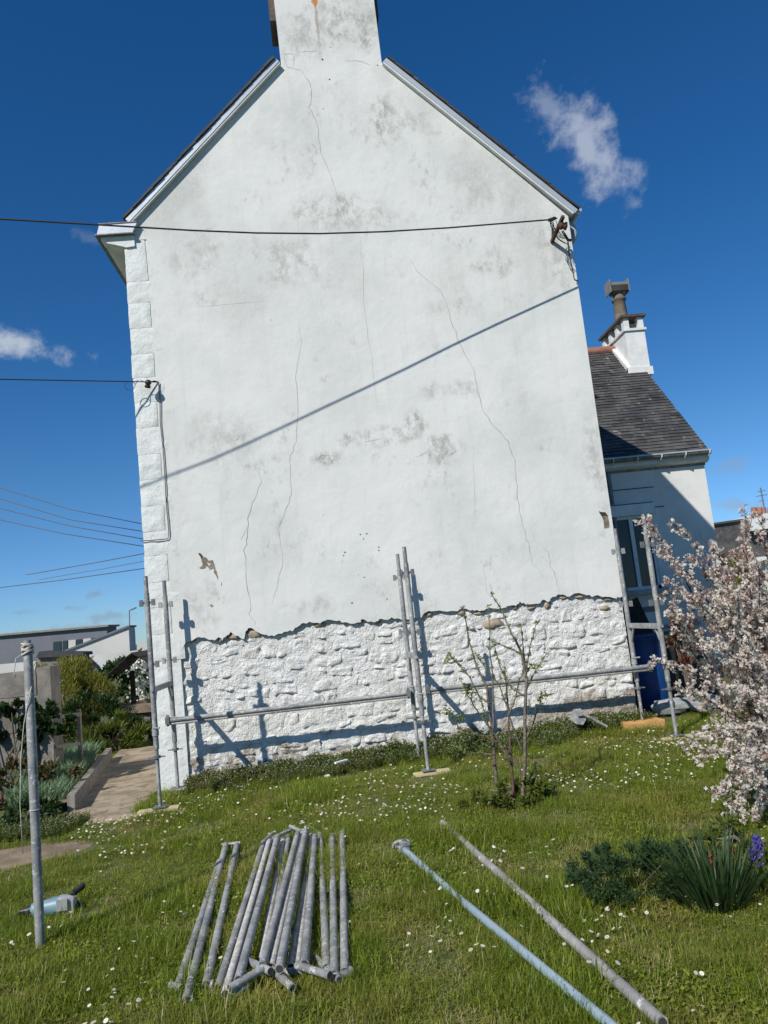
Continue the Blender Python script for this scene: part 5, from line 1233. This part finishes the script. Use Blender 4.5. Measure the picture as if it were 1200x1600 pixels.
# ------------------------------------------------------------------ grass, daisies, weeds (uncountable: instanced)
lib = bpy.data.collections.new('tufts')      # prototypes only, not linked to the scene
def proto_mesh(mb, name, m):
    me = bpy.data.meshes.new(name); me.from_pydata([tuple(v) for v in mb.v], [], mb.f)
    for mm in (m if isinstance(m, list) else [m]): me.materials.append(mm)
    me.polygons.foreach_set('material_index', mb.m)
    a_ = me.attributes.new('shade', 'FLOAT', 'POINT'); a_.data.foreach_set('value', mb.sh)
    return bpy.data.objects.new(name, me)
def tuft(n, rad, l, w, r, lean=.7, dry=.08, clover=0):
    mb = MB()
    for i in range(n):
        a = r.uniform(0, 2 * PI); k = r.random() ** .5; p = Vector((math.cos(a) * rad * k, math.sin(a) * rad * k, -.008)); a2 = r.uniform(0, 2 * PI); ln = lean * r.random() ** .7
        d = Vector((math.cos(a2) * ln, math.sin(a2) * ln, 1)).normalized(); ll = l * r.uniform(.4, 1.15)
        s = Vector((-math.sin(a2 + r.uniform(-.6, .6)), math.cos(a2), 0)) * w / 2; q = p + d * ll * .55; e = q + (d + Vector((math.cos(a2), math.sin(a2), -.3)) * ln * .9).normalized() * ll * .5
        mb.add([p - s, p + s, q + s * .8, q - s * .8, e], [(0, 1, 2, 3), (3, 2, 4)], 1 if r.random() < dry else 0, r.random())
    for i in range(clover):
        a = r.uniform(0, 2 * PI); k = r.random() ** .5; p = Vector((math.cos(a) * rad * k, math.sin(a) * rad * k, r.uniform(.01, .03)))
        leaf(mb, p, Vector((r.gauss(0, 1), r.gauss(0, 1), .3)), Vector((0, 0, 1)), .018, .014, r.random())
    return mb
def gn_scatter(name, coll, pts, rots, scl, idx):
    me = bpy.data.meshes.new(name); me.from_pydata([tuple(p) for p in pts], [], [])
    a_ = me.attributes.new('rot', 'FLOAT_VECTOR', 'POINT'); a_.data.foreach_set('vector', np.array(rots, dtype=np.float32).ravel())
    a_ = me.attributes.new('scl', 'FLOAT', 'POINT'); a_.data.foreach_set('value', np.array(scl, dtype=np.float32))
    a_ = me.attributes.new('idx', 'INT', 'POINT'); a_.data.foreach_set('value', np.array(idx, dtype=np.int32))
    o = bpy.data.objects.new(name, me); COL.objects.link(o)
    ng = bpy.data.node_groups.new(name + '_nodes', 'GeometryNodeTree')
    ng.interface.new_socket('Geometry', in_out='INPUT', socket_type='NodeSocketGeometry'); ng.interface.new_socket('Geometry', in_out='OUTPUT', socket_type='NodeSocketGeometry')
    gi = ng.nodes.new('NodeGroupInput'); go = ng.nodes.new('NodeGroupOutput')
    ci = ng.nodes.new('GeometryNodeCollectionInfo'); ci.inputs['Collection'].default_value = coll; ci.inputs['Separate Children'].default_value = True; ci.inputs['Reset Children'].default_value = True
    ip = ng.nodes.new('GeometryNodeInstanceOnPoints'); ip.inputs['Pick Instance'].default_value = True
    def na(nm, ty): n = ng.nodes.new('GeometryNodeInputNamedAttribute'); n.data_type = ty; n.inputs['Name'].default_value = nm; return n.outputs['Attribute']
    e2r = ng.nodes.new('FunctionNodeEulerToRotation')
    ng.links.new(na('rot', 'FLOAT_VECTOR'), e2r.inputs[0]); ng.links.new(e2r.outputs[0], ip.inputs['Rotation'])
    ng.links.new(na('scl', 'FLOAT'), ip.inputs['Scale']); ng.links.new(na('idx', 'INT'), ip.inputs['Instance Index'])
    ng.links.new(gi.outputs[0], ip.inputs['Points']); ng.links.new(ci.outputs[0], ip.inputs['Instance']); ng.links.new(ip.outputs[0], go.inputs[0])
    md = o.modifiers.new('scatter', 'NODES'); md.node_group = ng
    return o
r = random.Random(101)
for i in range(7): lib.objects.link(proto_mesh(tuft(66, .08, (.050, .055, .060, .085, .095, .105, .06)[i], .0042, r, (1.7, 1.9, 1.5, 1.2, 1.0, 1.3, 2.2)[i], (.08, .10, .06, .05, .07, .10, .55)[i], 6 if i < 3 else 2), f'turf_{i:02d}', [M_GRASS, M_DRYGRASS]))
on_path = lambda x, y: (x < -1.7 and 7.35 < y < 12.05 and x > -2.62 - (y - 7.5) * .16 and (x < -1.98 or y < 7.5))
PP, RR, SS, II = [], [], [], []
def allowed(x, y):
    if x > XL - .02 and x < XR and y > YW - .02: return False
    if on_path(x, y): return False
    if y > 9.25 and x > XR: return False
    if inell(x, y, -2.95, 6.45, .95, .33) and r.random() < .93: return False
    if x < -2.7 and 8.0 < y < 11.2: return False
    for (bx_, by_, bw_, bh_) in ((-1.73, 7.38, .21, .12), (.77, 7.38, .2, .12), (3.2, 7.38, .23, .12), (3.1, 8.08, .2, .16)):
        if abs(x - bx_) < bw_ and abs(y - by_) < bh_: return False
    return True
y = 2.2
while y < 14.5:
    step = .043 + .0045 * max(0, y - 3)
    if y > 8.8: step *= 1.6
    x0_, x1_ = -.62 * y - .8, .62 * y + 1.4
    x = x0_
    while x < x1_:
        xx, yy = x + r.uniform(-.5, .5) * step, y + r.uniform(-.5, .5) * step
        if allowed(xx, yy):
            pn = nz3(xx * 1.3, yy * 1.3, 2); bare = nz3(xx * 2.1, yy * 2.1, 11)
            if not (bare > .42 and r.random() < .65):
                PP.append((xx, yy, T(xx, yy))); RR.append((r.uniform(-.15, .15), r.uniform(-.15, .15), r.uniform(0, 6.28)))
                SS.append((.62 + .35 * pn + .25 * r.random()) * (1.0 + .35 * (nz3(xx * .6, yy * .6, 44) > .15)) * (1.2 if (-1.1 < xx < .2 and 3.2 < yy < 6.1) else 1)); II.append(6 if bare > .17 and r.random() < .7 else (r.randrange(3) if nz3(xx * 2.2, yy * 2.2, 61) + .5 * nz3(xx * 6, yy * 6, 9) < r.uniform(-.25, .35) else 3 + r.randrange(3)))
        x += step
    y += step
tag(gn_scatter('grass', lib, PP, RR, SS, II), 'unmown lawn grass', None, kind='stuff')
print('grass tufts', len(PP))
# daisies
dl = bpy.data.collections.new('daisies')
for v in range(3):
    mb = MB(); r2 = random.Random(200 + v); h = .055 + .015 * v; n = 11; tilt = Vector((r2.uniform(-.5, .5), r2.uniform(-.5, .5), 1)).normalized()
    mb.tube([(0, 0, 0), (0, .002, h)], .0012, 4, mi=2); c = Vector((0, 0, h)); ux = tilt.orthogonal().normalized(); uy = tilt.cross(ux)
    for k in range(n):
        a = 2 * PI * k / n; d = ux * math.cos(a) + uy * math.sin(a); t = ux * -math.sin(a) + uy * math.cos(a)
        mb.add([c, c + d * .007 + t * .0026, c + d * .0125, c + d * .007 - t * .0026], [(0, 1, 2, 3)], 0, r2.random())
    mb.lathe(c - tilt * .001, [(.0042, 0), (.0035, .0025), (.0001, .003)], 7, mi=1, axis=tilt)
    dl.objects.link(proto_mesh(mb, f'daisy_{v}', [M_DAISY, M_YELLOW, M_WEED]))
PP, RR, SS, II = [], [], [], []
def daisy(x, y, s=1.0):
    if allowed(x, y): PP.append((x, y, T(x, y))); RR.append((r.uniform(-.3, .3), r.uniform(-.3, .3), r.uniform(0, 6.28))); SS.append(s * r.uniform(.75, 1.15)); II.append(r.randrange(3))
for _ in range(4600):                                   # thick in the band near the wall, thinning towards the camera
    yy = r.uniform(5.9, 8.1); xx = r.uniform(-2.3, 4.6)
    if nz3(xx * 1.2, yy * 1.2, 31) + .25 * nz3(xx * 5, yy * 5, 3) > r.uniform(-.25, .5): daisy(xx, yy, .85)
for _ in range(800):
    yy = r.uniform(2.8, 6.0); xx = r.uniform(-.6, .62) * yy
    if nz3(xx * 1.4, yy * 1.4, 37) > r.uniform(-.1, .6): daisy(xx, yy, .8)
CLPX = [(155, 1582, 7), (170, 1590, 4), (180, 1565, 3), (958, 1440, 6), (940, 1465, 5), (955, 1500, 3), (693, 1475, 5), (742, 1492, 4), (748, 1500, 3), (165, 1335, 10), (340, 1480, 3), (705, 1340, 6), (790, 1335, 5), (880, 1400, 3), (828, 1370, 4), (860, 1335, 6), (765, 1400, 3),
        (1010, 1545, 2), (985, 1440, 1), (60, 1470, 2), (95, 1440, 2), (1120, 1530, 2), (670, 1405, 2), (650, 1500, 2), (770, 1350, 4)]
for (u, v, n) in CLPX:
    q = atz(u, v, .11)
    for _ in range(n): daisy(q.x + r.gauss(0, .05), q.y + r.gauss(0, .07), .95)
tag(gn_scatter('daisies', dl, PP, RR, SS, II), 'small white daisies', None, kind='stuff')
print('daisies', len(PP))
# weeds at the wall foot
wc_ = bpy.data.collections.new('weeds')
for v in range(4):
    mb = MB(); r2 = random.Random(300 + v)
    for i in range(9):
        a = r2.uniform(0, 6.28); d = Vector((math.cos(a) * .4, math.sin(a) * .4, 1)); h = r2.uniform(.10, .24); b = Vector((r2.uniform(-.04, .04), r2.uniform(-.04, .04), 0)); e = b + d * h
        mb.tube([b, b.lerp(e, .5) + Vector((0, 0, .01)), e], [.002, .0015, .001], 3, mi=0)
        for k in range(12):
            t = r2.uniform(.15, 1); leaf(mb, b.lerp(e, t), rv(r2) + Vector((0, 0, .3)), rv(r2), r2.uniform(.02, .042), r2.uniform(.010, .02), r2.random(), 0)
        if i % 3 == v % 3:
            for k in range(2): p = e + rv(r2) * .015; leaf(mb, p, rv(r2), rv(r2), .012, .011, .5, 1)
    wc_.objects.link(proto_mesh(mb, f'weed_{v}', [M_WEED, M_DAISY]))
PP, RR, SS, II = [], [], [], []
for _ in range(2600):
    xx = r.uniform(-1.62, 3.2); w_ = .34 + .2 * nz3(xx * 1.1, 77) + (.15 if 1.2 < xx < 2.2 else 0) + (.10 if -1.3 < xx < 0 else 0)
    if 2.35 < xx < 2.9: w_ *= .7
    if xx > 2.9: w_ *= .5
    yy = 8.44 - abs(r.gauss(0, 1)) * w_ * .55
    if yy < 7.4 or yy > 8.42: continue
    hs_ = .75 + .5 * nz3(xx * 1.3, 55, 3) + .45 * nz3(xx * 5, yy * 3, 8)
    PP.append((xx, yy, T(xx, yy))); RR.append((r.uniform(-.2, .2), r.uniform(-.2, .2), r.uniform(0, 6.28))); SS.append(max(.35, hs_) * r.uniform(.6, 1.1) * (1 - .5 * min(1, (8.4 - yy) / .8))); II.append(r.randrange(4))
for _ in range(260):
    yy = r.uniform(6.9, 7.6); xx = r.uniform(-3.6, -2.4); PP.append((xx, yy, T(xx, yy))); RR.append((0, 0, r.uniform(0, 6.28))); SS.append(r.uniform(.3, .6)); II.append(r.randrange(4))
tag(gn_scatter('weeds', wc_, PP, RR, SS, II), 'leafy weeds along the foot of the wall', None, kind='stuff')
